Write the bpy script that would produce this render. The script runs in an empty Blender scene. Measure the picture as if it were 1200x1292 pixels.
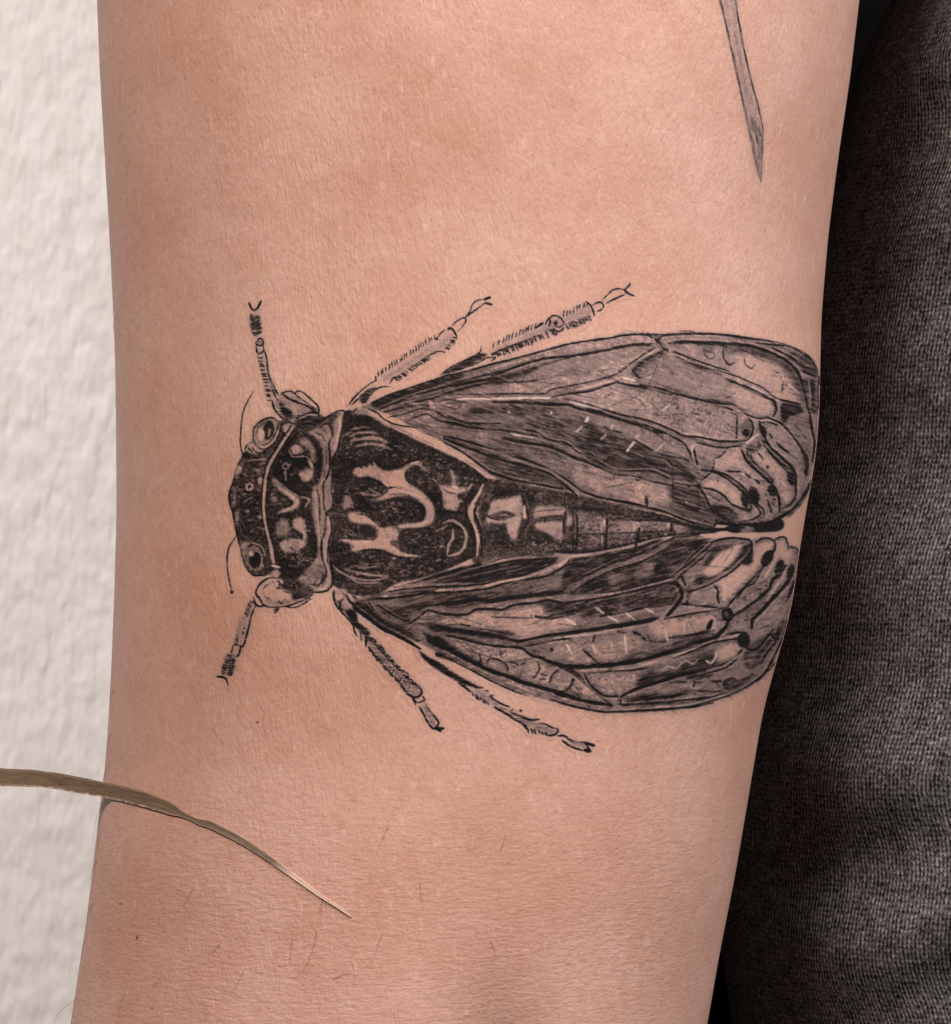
import bpy, bmesh, math, random
import numpy as np

# ------------------------------------------------------------------ units
# 1 photograph pixel = 0.1 mm on the arm's axis plane (y = 0); the camera looks along +y
PX = 1e-4
DIST = 0.42
def X(px): return (px - 600.0) * PX
def Z(py): return (646.0 - py) * PX

# ------------------------------------------------------------------ camera, world, lamps, exposure
sc = bpy.context.scene
col = sc.collection
cam_d = bpy.data.cameras.new("camera")
cam = bpy.data.objects.new("camera", cam_d); col.objects.link(cam)
cam.location = (0, -DIST, 0); cam.rotation_euler = (math.radians(90), 0, 0)
cam_d.sensor_fit = 'HORIZONTAL'; cam_d.sensor_width = 36.0
cam_d.lens = 36.0 * DIST / 0.12
cam_d.clip_start = 0.01; cam_d.clip_end = 20
sc.camera = cam
sc.cycles.max_bounces = 4; sc.cycles.diffuse_bounces = 3; sc.cycles.glossy_bounces = 2

world = bpy.data.worlds.new("World"); sc.world = world; world.use_nodes = True
bg = world.node_tree.nodes["Background"]
bg.inputs[0].default_value = (1.0, 0.84, 0.75, 1); bg.inputs[1].default_value = 0.06

def area(name, loc, target, size, power, color):
    d = bpy.data.lights.new(name, 'AREA'); d.shape = 'DISK'; d.size = size; d.energy = power; d.color = color
    o = bpy.data.objects.new(name, d); col.objects.link(o); o.location = loc
    v = np.array(target, float) - np.array(loc, float)
    from mathutils import Vector
    o.rotation_euler = Vector(v).to_track_quat('-Z', 'Y').to_euler()
    return o
area("key_lamp", (0.50, -0.40, 0.46), (0.0, 0, 0.0), 0.26, 7.4, (1.0, 0.98, 0.975))
area("second_lamp", (-0.14, -0.38, 0.53), (0.0, 0, 0.0), 0.20, 6.5, (1.0, 0.885, 0.79))
area("added_wall_fill", (-0.42, 0.0, 0.60), (-0.115, 0.42, -0.12), 0.22, 0.53, (1.0, 0.985, 0.98)).data.spread = math.radians(60)  # added fill with narrowed spread, brightens the wall alone; no visible source

vs = sc.view_settings
sc.display_settings.display_device = 'sRGB'
vs.view_transform = 'Standard'; vs.look = 'None'; vs.exposure = 0.0; vs.gamma = 1.0; vs.use_curve_mapping = False

# ------------------------------------------------------------------ helpers
rng = np.random.RandomState(11)
def tag(o, label=None, cat=None, group=None, kind=None):
    if label: o["label"] = label
    if cat: o["category"] = cat
    if group: o["group"] = group
    if kind: o["kind"] = kind
    return o
def mesh_obj(name, V, F, mat, parent=None, smooth=True, attrs=None, uv=None):
    V = np.asarray(V, np.float32); F = np.asarray(F, np.int32)
    me = bpy.data.meshes.new(name)
    n = F.shape[1]
    me.vertices.add(len(V)); me.vertices.foreach_set("co", V.ravel())
    me.loops.add(F.size); me.loops.foreach_set("vertex_index", F.ravel())
    me.polygons.add(len(F)); me.polygons.foreach_set("loop_start", np.arange(len(F), dtype=np.int32) * n)
    if smooth: me.polygons.foreach_set("use_smooth", np.ones(len(F), bool))
    for k, v in (attrs or {}).items():
        a = me.attributes.new(k, 'FLOAT', 'POINT'); a.data.foreach_set("value", np.asarray(v, np.float32))
    if uv is not None:
        l = me.uv_layers.new(name="UVMap"); l.data.foreach_set("uv", np.asarray(uv, np.float32)[F.ravel()].ravel())
    me.update(calc_edges=True); me.validate()
    me.materials.append(mat)
    o = bpy.data.objects.new(name, me); col.objects.link(o)
    if parent is not None: o.parent = parent
    return o
def grid_faces(r, c, wrap=False):
    i = np.arange(r - 1)[:, None]; j = np.arange(c if wrap else c - 1)[None, :]
    j2 = (j + 1) % c
    return np.stack([i * c + j, i * c + j2, (i + 1) * c + j2, (i + 1) * c + j], -1).reshape(-1, 4)

class NT:                                                      # small node-tree helper
    def __init__(s, name):
        s.m = bpy.data.materials.new(name); s.m.use_nodes = True; s.t = s.m.node_tree
        s.b = s.t.nodes["Principled BSDF"]
    def n(s, typ, **kw):
        o = s.t.nodes.new(typ)
        for k, v in kw.items():
            if k.startswith('i_'):
                key = k[2:]; key = int(key) if key.isdigit() else key
                s.set(o.inputs[key], v)
            else: setattr(o, k, v)
        return o
    def set(s, sock, v):
        if isinstance(v, bpy.types.NodeSocket): s.t.links.new(v, sock)
        else: sock.default_value = v
    def math(s, op, a, b=None, c=None, clamp=False):
        o = s.t.nodes.new('ShaderNodeMath'); o.operation = op; o.use_clamp = clamp
        for i, v in enumerate((a, b, c)):
            if v is not None: s.set(o.inputs[i], v)
        return o.outputs[0]
    def mix(s, f, a, b, blend='MIX'):
        o = s.t.nodes.new('ShaderNodeMix'); o.data_type = 'RGBA'; o.blend_type = blend
        s.set(o.inputs[0], f); s.set(o.inputs[6], a); s.set(o.inputs[7], b); return o.outputs[2]
    def ramp(s, f, *stops):
        o = s.t.nodes.new('ShaderNodeValToRGB'); s.set(o.inputs[0], f); e = o.color_ramp.elements
        while len(e) < len(stops): e.new(.5)
        for q, (p, c) in zip(e, stops):
            q.position = p; q.color = c if len(c) == 4 else (*c, 1)
        return o.outputs[0]
    def maprange(s, v, a, b, c=0., d=1., smooth=False):
        o = s.t.nodes.new('ShaderNodeMapRange'); o.interpolation_type = 'SMOOTHSTEP' if smooth else 'LINEAR'
        s.set(o.inputs[0], v)
        for i, q in zip((1, 2, 3, 4), (a, b, c, d)): o.inputs[i].default_value = q
        return o.outputs[0]
    def noise(s, vec, scale, detail=3, rough=.55, dist=0.):
        o = s.t.nodes.new('ShaderNodeTexNoise'); s.set(o.inputs['Vector'], vec)
        o.inputs['Scale'].default_value = scale; o.inputs['Detail'].default_value = detail
        o.inputs['Roughness'].default_value = rough; o.inputs['Distortion'].default_value = dist
        return o.outputs['Fac']
    def vmul(s, v, k):
        o = s.t.nodes.new('ShaderNodeVectorMath'); o.operation = 'MULTIPLY'; s.set(o.inputs[0], v); o.inputs[1].default_value = k
        return o.outputs[0]
    def bump(s, h, dist, strength=1.0, normal=None):
        o = s.t.nodes.new('ShaderNodeBump'); s.set(o.inputs['Height'], h); o.inputs['Distance'].default_value = dist
        o.inputs['Strength'].default_value = strength
        if normal is not None: s.set(o.inputs['Normal'], normal)
        return o.outputs[0]

# ------------------------------------------------------------------ materials
def skin_material():
    t = NT("skin_and_ink"); b = t.b
    co = t.n('ShaderNodeTexCoord').outputs['Object']
    sep = t.n('ShaderNodeSeparateXYZ', i_0=co)
    low = t.maprange(sep.outputs[2], -0.020, -0.046, 0, 1, True)           # towards the wrist: cross creases
    # colour: blotches, fine redness, tiny freckles
    c = t.ramp(t.noise(co, 55, 3, .5), (.25, (.462, .242, .178)), (.70, (.560, .338, .274)))
    c = t.mix(t.math('MULTIPLY', t.maprange(t.noise(co, 330, 3, .65), .45, .75), .30), c, (.40, .185, .125, 1))
    c = t.mix(t.math('MULTIPLY', t.maprange(t.noise(t.vmul(co, (1, 1, .45)), 1500, 2, .6), .52, .78), .35), c, (.36, .175, .115, 1))
    c = t.mix(t.math('MULTIPLY', t.maprange(t.noise(t.vmul(co, (1, 1, .4)), 1150, 2, .5), .60, .80), .40), c, (.68, .46, .37, 1))
    # ink
    k = t.n('ShaderNodeAttribute', attribute_name='ink').outputs['Fac']
    w = t.n('ShaderNodeAttribute', attribute_name='white_ink').outputs['Fac']
    T = t.math('POWER', t.math('SUBTRACT', 1.0, k, clamp=True), 1.75)
    wash = t.ramp(k, (0, (.17, .12, .11)), (.30, (.088, .092, .115)), (.60, (.022, .028, .038)), (.82, (.0070, .0068, .0076)))
    c = t.mix(T, wash, c)
    c = t.mix(t.math('MULTIPLY', w, .8), c, (.76, .64, .58, 1))
    t.set(b.inputs['Base Color'], c)
    # relief: long fine pores above, cross creases below, a fine net everywhere
    up = t.noise(t.vmul(co, (2300, 2300, 620)), 1.0, 3, .6)
    fl = t.noise(t.vmul(co, (4200, 4200, 1500)), 1.0, 2, .5)
    wob = t.noise(co, 160, 2, .5)
    dn = t.n('ShaderNodeCombineXYZ', i_0=t.math('MULTIPLY', sep.outputs[0], 620), i_1=t.math('MULTIPLY', sep.outputs[1], 620),
             i_2=t.math('ADD', t.math('MULTIPLY', sep.outputs[2], 2250), t.math('MULTIPLY', wob, 2.4))).outputs[0]
    dnn = t.noise(dn, 1.0, 3, .6, .25)
    vor = t.n('ShaderNodeTexVoronoi', feature='DISTANCE_TO_EDGE', i_Vector=t.vmul(co, (1, 1, .6)), i_Scale=1500.0).outputs['Distance']
    vor = t.maprange(vor, 0, .22)
    h = t.math('ADD', t.math('MULTIPLY', up, t.math('SUBTRACT', .8, t.math('MULTIPLY', low, .6))), t.math('MULTIPLY', dnn, t.math('MULTIPLY', low, .82)))
    h = t.math('ADD', h, t.math('MULTIPLY', fl, .45)); h = t.math('ADD', h, t.math('MULTIPLY', vor, .10))
    h = t.math('ADD', h, t.math('MULTIPLY', t.noise(co, 420, 1), .45))
    t.set(b.inputs['Normal'], t.bump(h, 1.0e-4, 1.0))
    t.set(b.inputs['Roughness'], t.maprange(fl, .3, .7, .36, .54))
    t.set(b.inputs['Specular IOR Level'], t.maprange(k, .2, .9, .40, .16))
    return t.m
def wall_material():
    t = NT("white_plaster"); b = t.b
    co = t.n('ShaderNodeTexCoord').outputs['Object']
    b.inputs['Base Color'].default_value = (.74, .665, .635, 1); b.inputs['Roughness'].default_value = .75
    h = t.noise(t.vmul(co, (1, 1, .5)), 320, 1, .4)
    h = t.math('ADD', h, t.math('MULTIPLY', t.noise(t.vmul(co, (1, 1, .7)), 130, 1, .4), .9))
    t.set(b.inputs['Normal'], t.bump(h, .00085, 1.0))
    t.set(b.inputs['Base Color'], t.ramp(t.noise(t.vmul(co, (1, 1, .5)), 170, 2), (.35, (.715, .670, .655)), (.65, (.765, .722, .712))))
    return t.m
def knit_material():
    t = NT("grey_heather_knit"); b = t.b
    uv = t.n('ShaderNodeUVMap').outputs[0]                                  # metres along the cloth
    sep = t.n('ShaderNodeSeparateXYZ', i_0=uv)
    warp = t.math('MULTIPLY', t.math('SUBTRACT', t.noise(uv, 300, 3, .6), .5), 7.0)
    u = t.math('ADD', t.math('MULTIPLY', sep.outputs[0], 2 * math.pi / 5.4e-4), warp)       # wales
    v = t.math('ADD', t.math('MULTIPLY', sep.outputs[1], 2 * math.pi / 6.6e-4), t.math('MULTIPLY', t.noise(uv, 700, 2, .6), 10.0))
    wale = t.math('ADD', .5, t.math('MULTIPLY', t.math('SINE', u), .5))
    loop = t.math('ADD', .5, t.math('MULTIPLY', t.math('SINE', t.math('ADD', v, t.math('MULTIPLY', wale, 2.2))), .5))
    yarn = t.noise(t.vmul(uv, (2500, 1600, 1)), 1, 2, .6)                    # single stitches and fibres
    blot = t.noise(uv, 420, 3, .6)                                          # heather blotches
    f = t.math('ADD', t.math('MULTIPLY', yarn, .62), t.math('MULTIPLY', t.math('SUBTRACT', blot, .5), .30))
    f = t.math('ADD', f, t.math('MULTIPLY', wale, .14)); f = t.math('ADD', f, t.math('MULTIPLY', loop, .09))
    c = t.ramp(f, (.30, (.006, .0052, .0054)), (.38, (.042, .037, .038)), (.48, (.088, .080, .081)), (.63, (.23, .21, .21)))
    t.set(b.inputs['Base Color'], c)
    b.inputs['Roughness'].default_value = .95; b.inputs['Specular IOR Level'].default_value = .10
    t.set(b.inputs['Normal'], t.bump(t.math('ADD', yarn, t.math('MULTIPLY', wale, .5)), 1.0e-4, .8))
    return t.m
def plain(name, colr, rough=.6, spec=.3):
    t = NT(name); t.b.inputs['Base Color'].default_value = (*colr, 1); t.b.inputs['Roughness'].default_value = rough
    t.b.inputs['Specular IOR Level'].default_value = spec
    co = t.n('ShaderNodeTexCoord').outputs['Object']
    c = t.mix(t.math('MULTIPLY', t.noise(co, 900, 3), .5), (*colr, 1), (*[q * .55 for q in colr], 1))
    t.set(t.b.inputs['Base Color'], c)
    return t.m
def blade_material():
    t = NT("dry_blade"); b = t.b
    uv = t.n('ShaderNodeUVMap').outputs[0]
    sep = t.n('ShaderNodeSeparateXYZ', i_0=uv)
    f = t.noise(t.vmul(uv, (260, 6, 1)), 1, 3, .6)
    c = t.ramp(f, (.30, (.115, .072, .044)), (.70, (.205, .140, .088)))
    sp = t.maprange(t.noise(t.vmul(uv, (900, 5, 1)), 1, 2, .5), .64, .72)
    c = t.mix(t.math('MULTIPLY', sp, .7), c, (.045, .022, .030, 1))
    edge = t.math('MULTIPLY', t.maprange(sep.outputs[1], .86, .96), t.maprange(t.noise(t.vmul(uv, (700, 1, 1)), 1, 2), .48, .6))
    edge = t.math('MULTIPLY', edge, t.maprange(sep.outputs[0], .030, .034, 1, 0))
    c = t.mix(t.math('MULTIPLY', edge, .75), c, (.50, .40, .35, 1))
    c = t.mix(t.maprange(sep.outputs[0], .0505, .0535), c, (.60, .40, .33, 1))
    t.set(b.inputs['Base Color'], c); b.inputs['Roughness'].default_value = .62
    t.set(b.inputs['Normal'], t.bump(t.noise(t.vmul(uv, (200, 14, 1)), 1, 3), 8e-5))
    return t.m
SKIN = skin_material(); WALL = wall_material(); KNIT = knit_material()
DARK = plain("black_gap_shade", (.003, .0028, .0028), .95, .03)  # near-black colour that stands in for shade in the gap
HAIRM = plain("body_hair", (.25, .155, .11), .5, .4)
PALEHAIR = plain("pale_body_hair", (.30, .22, .17), .5, .4)
MOLEM = plain("mole_brown", (.17, .085, .055), .6, .3)
BLADE = blade_material()

# ------------------------------------------------------------------ the setting: wall on the left, dark space behind
def wall():
    n = 60; xs = np.linspace(-1.1, .45, n); zs = np.linspace(-.8, .8, n)
    gx, gz = np.meshgrid(xs, zs)
    V = np.stack([gx, np.full_like(gx, .42), gz], -1).reshape(-1, 3)
    Vb = V + (0, .02, 0)
    F = grid_faces(n, n)
    o = mesh_obj("wall", np.vstack([V, Vb]), np.vstack([F, F[:, ::-1] + len(V)]), WALL)
    tag(o, "white textured plaster wall behind the left side of the arm", "wall", kind="structure")
wall()
def shade_backdrop():
    # added sheet, black for the gap's shade, screens wall bounce: comes forward from the wall behind the arm, folds and runs on behind the garment
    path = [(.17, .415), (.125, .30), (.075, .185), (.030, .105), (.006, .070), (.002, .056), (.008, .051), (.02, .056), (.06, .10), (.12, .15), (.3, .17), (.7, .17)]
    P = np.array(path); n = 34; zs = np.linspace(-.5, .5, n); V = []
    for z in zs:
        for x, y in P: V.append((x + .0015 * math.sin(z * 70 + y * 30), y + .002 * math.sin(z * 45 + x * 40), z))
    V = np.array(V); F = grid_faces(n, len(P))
    o = mesh_obj("shade_backdrop", np.vstack([V, V + (.003, .004, 0)]), np.vstack([F, F[:, ::-1] + len(V)]), DARK)
    tag(o, "added black sheet standing in for the shade between arm and grey knit fabric", "shade_backdrop", kind="structure")
shade_backdrop()

# ------------------------------------------------------------------ arm
LEFT = [(-500, 108), (-250, 114), (-120, 118), (0, 122), (100, 126), (200, 132), (300, 138), (380, 142), (450, 145), (550, 146.5), (650, 147), (750, 144), (850, 140), (950, 134), (1000, 128), (1050, 122), (1150, 110), (1230, 98), (1292, 88), (1400, 72), (1600, 50), (1900, 30)]
RIGHT = [(-500, 1130), (-250, 1112), (-120, 1099), (0, 1085), (100, 1073), (200, 1058), (300, 1045), (400, 1036.5), (460, 1035), (520, 1034), (580, 1029), (640, 1018), (700, 1008), (760, 1000), (800, 990), (850, 975), (900, 962), (1000, 945), (1100, 928), (1200, 908), (1292, 892), (1400, 870), (1600, 835), (1900, 800)]
def spline(pts, y):
    P = np.array(pts, float); v = np.interp(y, P[:, 0], P[:, 1])
    return v
NZ = 420
PYS = np.linspace(-480, 1850, NZ)
def smooth1(a, r=7):
    k = np.hanning(2 * r + 3)[1:-1]; k /= k.sum(); p = np.pad(a, r, mode='edge'); 
    p[:r] = a[0] + (a[0] - a[1:r + 1][::-1]); p[-r:] = a[-1] + (a[-1] - a[-r - 1:-1][::-1])
    return np.convolve(p, k, 'valid')
TL = smooth1(spline(LEFT, PYS)); TR = smooth1(spline(RIGHT, PYS))
BR = .80                                                       # depth / half width of the cross-section
PW = 2.12                                                      # slightly squarer than an ellipse
def prof(s):                                                   # s in -1..1 -> height fraction
    return np.maximum(0, 1 - np.abs(s) ** PW) ** (1 / 2.0)
cx = X((TL + TR) / 2); ha = (TR - TL) / 2 * PX
ss = np.sin(np.linspace(-math.pi / 2, math.pi / 2, 401))
for _ in range(25):                                            # fit so that the silhouette seen in perspective is the traced one
    x = cx[:, None] + ha[:, None] * ss; h = BR * ha[:, None] * prof(ss)
    p = x * DIST / (DIST - h)
    cx -= ((p.max(1) + p.min(1)) / 2 - X((TL + TR) / 2)); ha *= (TR - TL) * PX / (p.max(1) - p.min(1))
ZS = Z(PYS)[::-1].copy(); CX = cx[::-1].copy(); HA = ha[::-1].copy()
def bulge(x, z):                                               # shallow muscle and tendon relief, metres towards the camera
    b = .0011 * np.exp(-((x - .012) / .016) ** 2 - ((z - .045) / .035) ** 2)
    b = b - .0024 * np.exp(-((x - .0025) / .0055) ** 2 - ((z + .068) / .010) ** 2)
    b = b + .0007 * np.exp(-((x + .012) / .007) ** 2 - ((z + .062) / .03) ** 2)
    return b
def surf(x, z):
    c = np.interp(z, ZS, CX); a = np.interp(z, ZS, HA)
    s = np.clip((x - c) / a, -1, 1)
    return BR * a * prof(s) + bulge(x, z) * np.maximum(0, 1 - s * s), s
def pix_to_surf(px, py):
    """photograph pixel -> point on the front of the arm"""
    x0, z0 = X(px), Z(py)
    lo = np.full(np.shape(px), -.002); hi = np.full(np.shape(px), .05)
    for _ in range(26):
        m = (lo + hi) / 2; q = (DIST - m) / DIST
        h, s = surf(x0 * q, z0 * q); inside_ = h > m
        lo = np.where(inside_, m, lo); hi = np.where(inside_, hi, m)
    m = (lo + hi) / 2; q = (DIST - m) / DIST
    h, s = surf(x0 * q, z0 * q)
    return np.stack([x0 * q, -m, z0 * q], -1), s
def normal_at(P):
    e = 2e-5
    hx = (surf(P[..., 0] + e, P[..., 2])[0] - surf(P[..., 0] - e, P[..., 2])[0]) / (2 * e)
    hz = (surf(P[..., 0], P[..., 2] + e)[0] - surf(P[..., 0], P[..., 2] - e)[0]) / (2 * e)
    n = np.stack([-hx, -np.ones_like(hx), -hz], -1)
    return n / np.linalg.norm(n, axis=-1, keepdims=True)
def build_arm():
    nt = 288
    th = np.linspace(0, 2 * math.pi, nt, endpoint=False)
    s = np.sin(th); fr = np.cos(th)
    zz = np.linspace(ZS[0], ZS[-1], 320)
    c = np.interp(zz, ZS, CX)[:, None]; a = np.interp(zz, ZS, HA)[:, None]
    x = c + a * s[None, :]; hf = BR * a * prof(s)[None, :]
    y = np.where(fr[None, :] >= 0, -(hf + bulge(x, zz[:, None]) * np.maximum(0, 1 - s * s)), hf * 1.05)
    V = np.stack([x, y, np.broadcast_to(zz[:, None], x.shape)], -1).reshape(-1, 3)
    F = grid_faces(len(zz), nt, wrap=True)
    # rounded closing rings at both ends, far outside the frame
    r = len(zz); ext = []; fe = []
    for end, sgn in ((0, -1), (r - 1, 1)):
        ring = V[end * nt:(end + 1) * nt]; cen = ring.mean(0)
        prev = np.arange(end * nt, (end + 1) * nt)
        for f, dz in ((.8, .012), (.45, .02), (.05, .023)):
            base = len(V) + sum(len(e) for e in ext)
            ext.append(cen + (ring - cen) * (f, f, 0) + (0, 0, sgn * dz))
            new = np.arange(base, base + nt)
            q = np.stack([prev, np.roll(prev, -1), np.roll(new, -1), new], -1)
            fe.append(q if sgn > 0 else q[:, ::-1]); prev = new
    V = np.vstack([V] + ext); F = np.vstack([F] + fe)
    o = mesh_obj("arm", V, F, SKIN)
    tag(o, "bare forearm with a black cicada tattoo between white wall and grey fabric", "arm")
    return o
arm = build_arm()

# ------------------------------------------------------------------ ink drawing (traced in photograph pixels, laid on the skin)
INKSTEP = 0.9
GY0 = 0.044; GDEP = 0.82
TILES={'A':(270,360),'B':(270,510),'C':(260,680),'D':(410,500),'E':(410,620),'G':(560,560),'H':(440,360),'I':(620,350),'J':(560,480),'K':(740,480),'L':(850,410),'M':(850,540),'N':(850,660),'O':(700,640),'P':(700,760),'Q':(550,680),'R':(420,720),'S':(560,800),'U':(780,740)}
T3={'Y':(647,400),'Z':(647,657)}
class Ink:
    def __init__(s,x0,y0,x1,y1,step,seed=7):
        s.x0,s.y0,s.st=x0,y0,step
        s.W=int(round((x1-x0)/step))+1; s.H=int(round((y1-y0)/step))+1
        s.k=np.zeros((s.H,s.W),np.float32); s.w=np.zeros((s.H,s.W),np.float32)
        s.lab=np.zeros((s.H,s.W),np.int16); s.parts=[]; s.cov={}
        s.rng=np.random.RandomState(seed); s.cur=None
        s.rough=s.smooth_noise(3.0)
    def smooth_noise(s,sc):
        n=s.rng.rand(s.H,s.W).astype(np.float32)-.5
        n=blur(n,sc/s.st); return n/ (n.std()+1e-9)
    def win(s,xa,ya,xb,yb):
        i0=max(0,int((xa-s.x0)/s.st)-1); i1=min(s.W,int((xb-s.x0)/s.st)+2)
        j0=max(0,int((ya-s.y0)/s.st)-1); j1=min(s.H,int((yb-s.y0)/s.st)+2)
        if i1<=i0 or j1<=j0: return None
        gx=s.x0+np.arange(i0,i1)*s.st; gy=s.y0+np.arange(j0,j1)*s.st
        return (slice(j0,j1),slice(i0,i1)),gx[None,:].astype(np.float32),gy[:,None].astype(np.float32)
    def over(s,sl,a,k,w=0.0):
        s.k[sl]=s.k[sl]*(1-a)+k*a; s.w[sl]=s.w[sl]*(1-a)+w*a
        c=s.cov[s.cur]; c[sl]=np.maximum(c[sl],a)
    def dist(s,P,pad):
        r=s.win(P[:,0].min()-pad,P[:,1].min()-pad,P[:,0].max()+pad,P[:,1].max()+pad)
        if r is None: return None
        sl,gx,gy=r; D=np.full((gy.shape[0],gx.shape[1]),1e3,np.float32); Tm=np.zeros_like(D)
        n=len(P)-1
        for q in range(n):
            a,b=P[q],P[q+1]
            m=s.win(min(a[0],b[0])-pad,min(a[1],b[1])-pad,max(a[0],b[0])+pad,max(a[1],b[1])+pad)
            if m is None: continue
            ms,mx,my=m
            ls=(slice(ms[0].start-sl[0].start,ms[0].stop-sl[0].start),slice(ms[1].start-sl[1].start,ms[1].stop-sl[1].start))
            d=b-a; L=float(d@d)+1e-9
            t=np.clip(((mx-a[0])*d[0]+(my-a[1])*d[1])/L,0,1)
            dd=np.hypot(mx-a[0]-t*d[0],my-a[1]-t*d[1])
            o=D[ls]; c=dd<o; o[c]=dd[c]; Tm[ls][c]=((q+t)/n)[c]
        return sl,D,Tm
    def stroke(s,P,w,k,white=0.0,alpha=1.0,taper=True):
        P=smooth(P); P=P+s.rng.randn(len(P),2)*.10
        r=s.dist(P,w/2+2)
        if r is None: return
        sl,D,T=r
        w=w if w<2.6 else 2.6+(w-2.6)*.62
        hw=w*(.54 if 'leg' in s.cur else .50)
        if taper: hw=hw*(.55+.45*np.minimum(1,np.minimum(T,1-T)*7))
        hw=hw*(1+.10*s.rough[sl])
        a=np.clip((hw+.55-D)/1.1,0,1)*alpha
        s.over(sl,a,k,white)
    def fill(s,P,k,soft,white=0.0,alpha=1.0):
        P=smooth(P,closed=True); pad=soft*2+1
        r=s.win(P[:,0].min()-pad,P[:,1].min()-pad,P[:,0].max()+pad,P[:,1].max()+pad)
        if r is None: return
        sl,gx,gy=r; m=inside(P,gx,gy).astype(np.float32)
        if k<.27 and s.cur in ('thorax','head','abdomen'):      # pale body marks: dusky rim, bright core
            s.over(sl,blur(m,.8/s.st),.52)
            b=blur(m,1.9/s.st)+.05*s.rough[sl]; s.over(sl,np.clip((b-.56)/.40,0,1)*.95,k+.09+.06*s.rough[sl])
            d=np.roll(P,-1,0)-P; L=np.hypot(d[:,0],d[:,1])+1e-6
            area=.5*np.sum(P[:,0]*np.roll(P[:,1],-1)-np.roll(P[:,0],-1)*P[:,1]); sg=1 if area>0 else -1
            for i in range(len(P)):
                tg=d[i]/L[i]; n=np.array([-tg[1],tg[0]])*sg
                for u in np.arange(s.rng.rand(),L[i],1.5):
                    if s.rng.rand()<.45: continue
                    q=P[i]+tg*u; l=1.5+2.6*s.rng.rand()
                    if s.rng.rand()<.6: s.stroke(np.array([q-n*.6,q+(n+tg*s.rng.randn()*.5)*l]),1.0,.78,alpha=.4)
                    else: s.stroke(np.array([q,q-(n+tg*s.rng.randn()*.6)*l*1.2]),1.0,.48,alpha=.35)
            return
        a=blur(m,max(.6,soft*.6)/s.st)*alpha
        s.over(sl,a,k,white)
    def feather(s,P,w):
        # short slanted needle hatching leaving one side of a vein, and a pale line along the other
        P=smooth(P); d=np.diff(P,axis=0); L=np.hypot(d[:,0],d[:,1]); tot=L.sum()
        if tot<22: return
        t=np.concatenate([[0],np.cumsum(L)]); side=1 if s.rng.rand()<.6 else -1
        for u in np.arange(2,tot-2,1.9):
            i=min(len(L)-1,np.searchsorted(t,u)-1); tg=d[i]/(L[i]+1e-6); q=P[i]+tg*(u-t[i]); n=np.array([-tg[1],tg[0]])*side
            l=(2.5+7*s.rng.rand()**1.5); q=q+n*w*.4
            s.stroke(np.array([q,q+(n*.75+tg*.8)*l]),1.0,.64,alpha=.22+.25*s.rng.rand())
        n=np.stack([-d[:,1],d[:,0]],1)/(L[:,None]+1e-6)*-side
        n=np.vstack([n,n[-1:]])
        s.stroke(P[::2]+n[::2]*(w*.5+1.3),1.5,.14,alpha=.55)
def smooth(P,closed=False,n=5):
    P=np.asarray(P,np.float32)
    if len(P)<3: return P
    Q=np.vstack([P[-1:],P,P[:2]]) if closed else np.vstack([2*P[:1]-P[1:2],P,2*P[-1:]-P[-2:-1]])
    out=[]
    for i in range(1,len(Q)-2):
        a,b,c,d=Q[i-1],Q[i],Q[i+1],Q[i+2]
        for t in np.arange(n)/n:
            out.append(.5*(2*b+(c-a)*t+(2*a-5*b+4*c-d)*t*t+(3*b-3*c+d-a)*t**3))
    if not closed: out.append(P[-1])
    return np.array(out,np.float32)
def inside(P,gx,gy):
    m=np.zeros((gy.shape[0],gx.shape[1]),bool)
    for i in range(len(P)):
        a,b=P[i-1],P[i]
        if a[1]==b[1]: continue
        c=((a[1]>gy)!=(b[1]>gy))&(gx<(b[0]-a[0])*(gy-a[1])/(b[1]-a[1])+a[0])
        m^=c
    return m
def blur(a,sig):
    r=int(sig*2.5)+1; x=np.arange(-r,r+1); g=np.exp(-.5*(x/max(sig,.3))**2); g/=g.sum()
    p=np.pad(a,((r,r),(0,0)),mode='edge'); o=np.zeros_like(a)
    for i in range(2*r+1): o+=g[i]*p[i:i+a.shape[0]]
    p=np.pad(o,((0,0),(r,r)),mode='edge'); o2=np.zeros_like(a)
    for i in range(2*r+1): o2+=g[i]*p[:,i:i+a.shape[1]]
    return o2
def blur1(a,sig,ax):
    r=int(sig*2.5)+1; x=np.arange(-r,r+1); g=np.exp(-.5*(x/max(sig,.3))**2); g/=g.sum(); o=np.zeros_like(a)
    for i in range(2*r+1): o+=g[i]*np.roll(a,i-r,ax)
    return o
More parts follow.
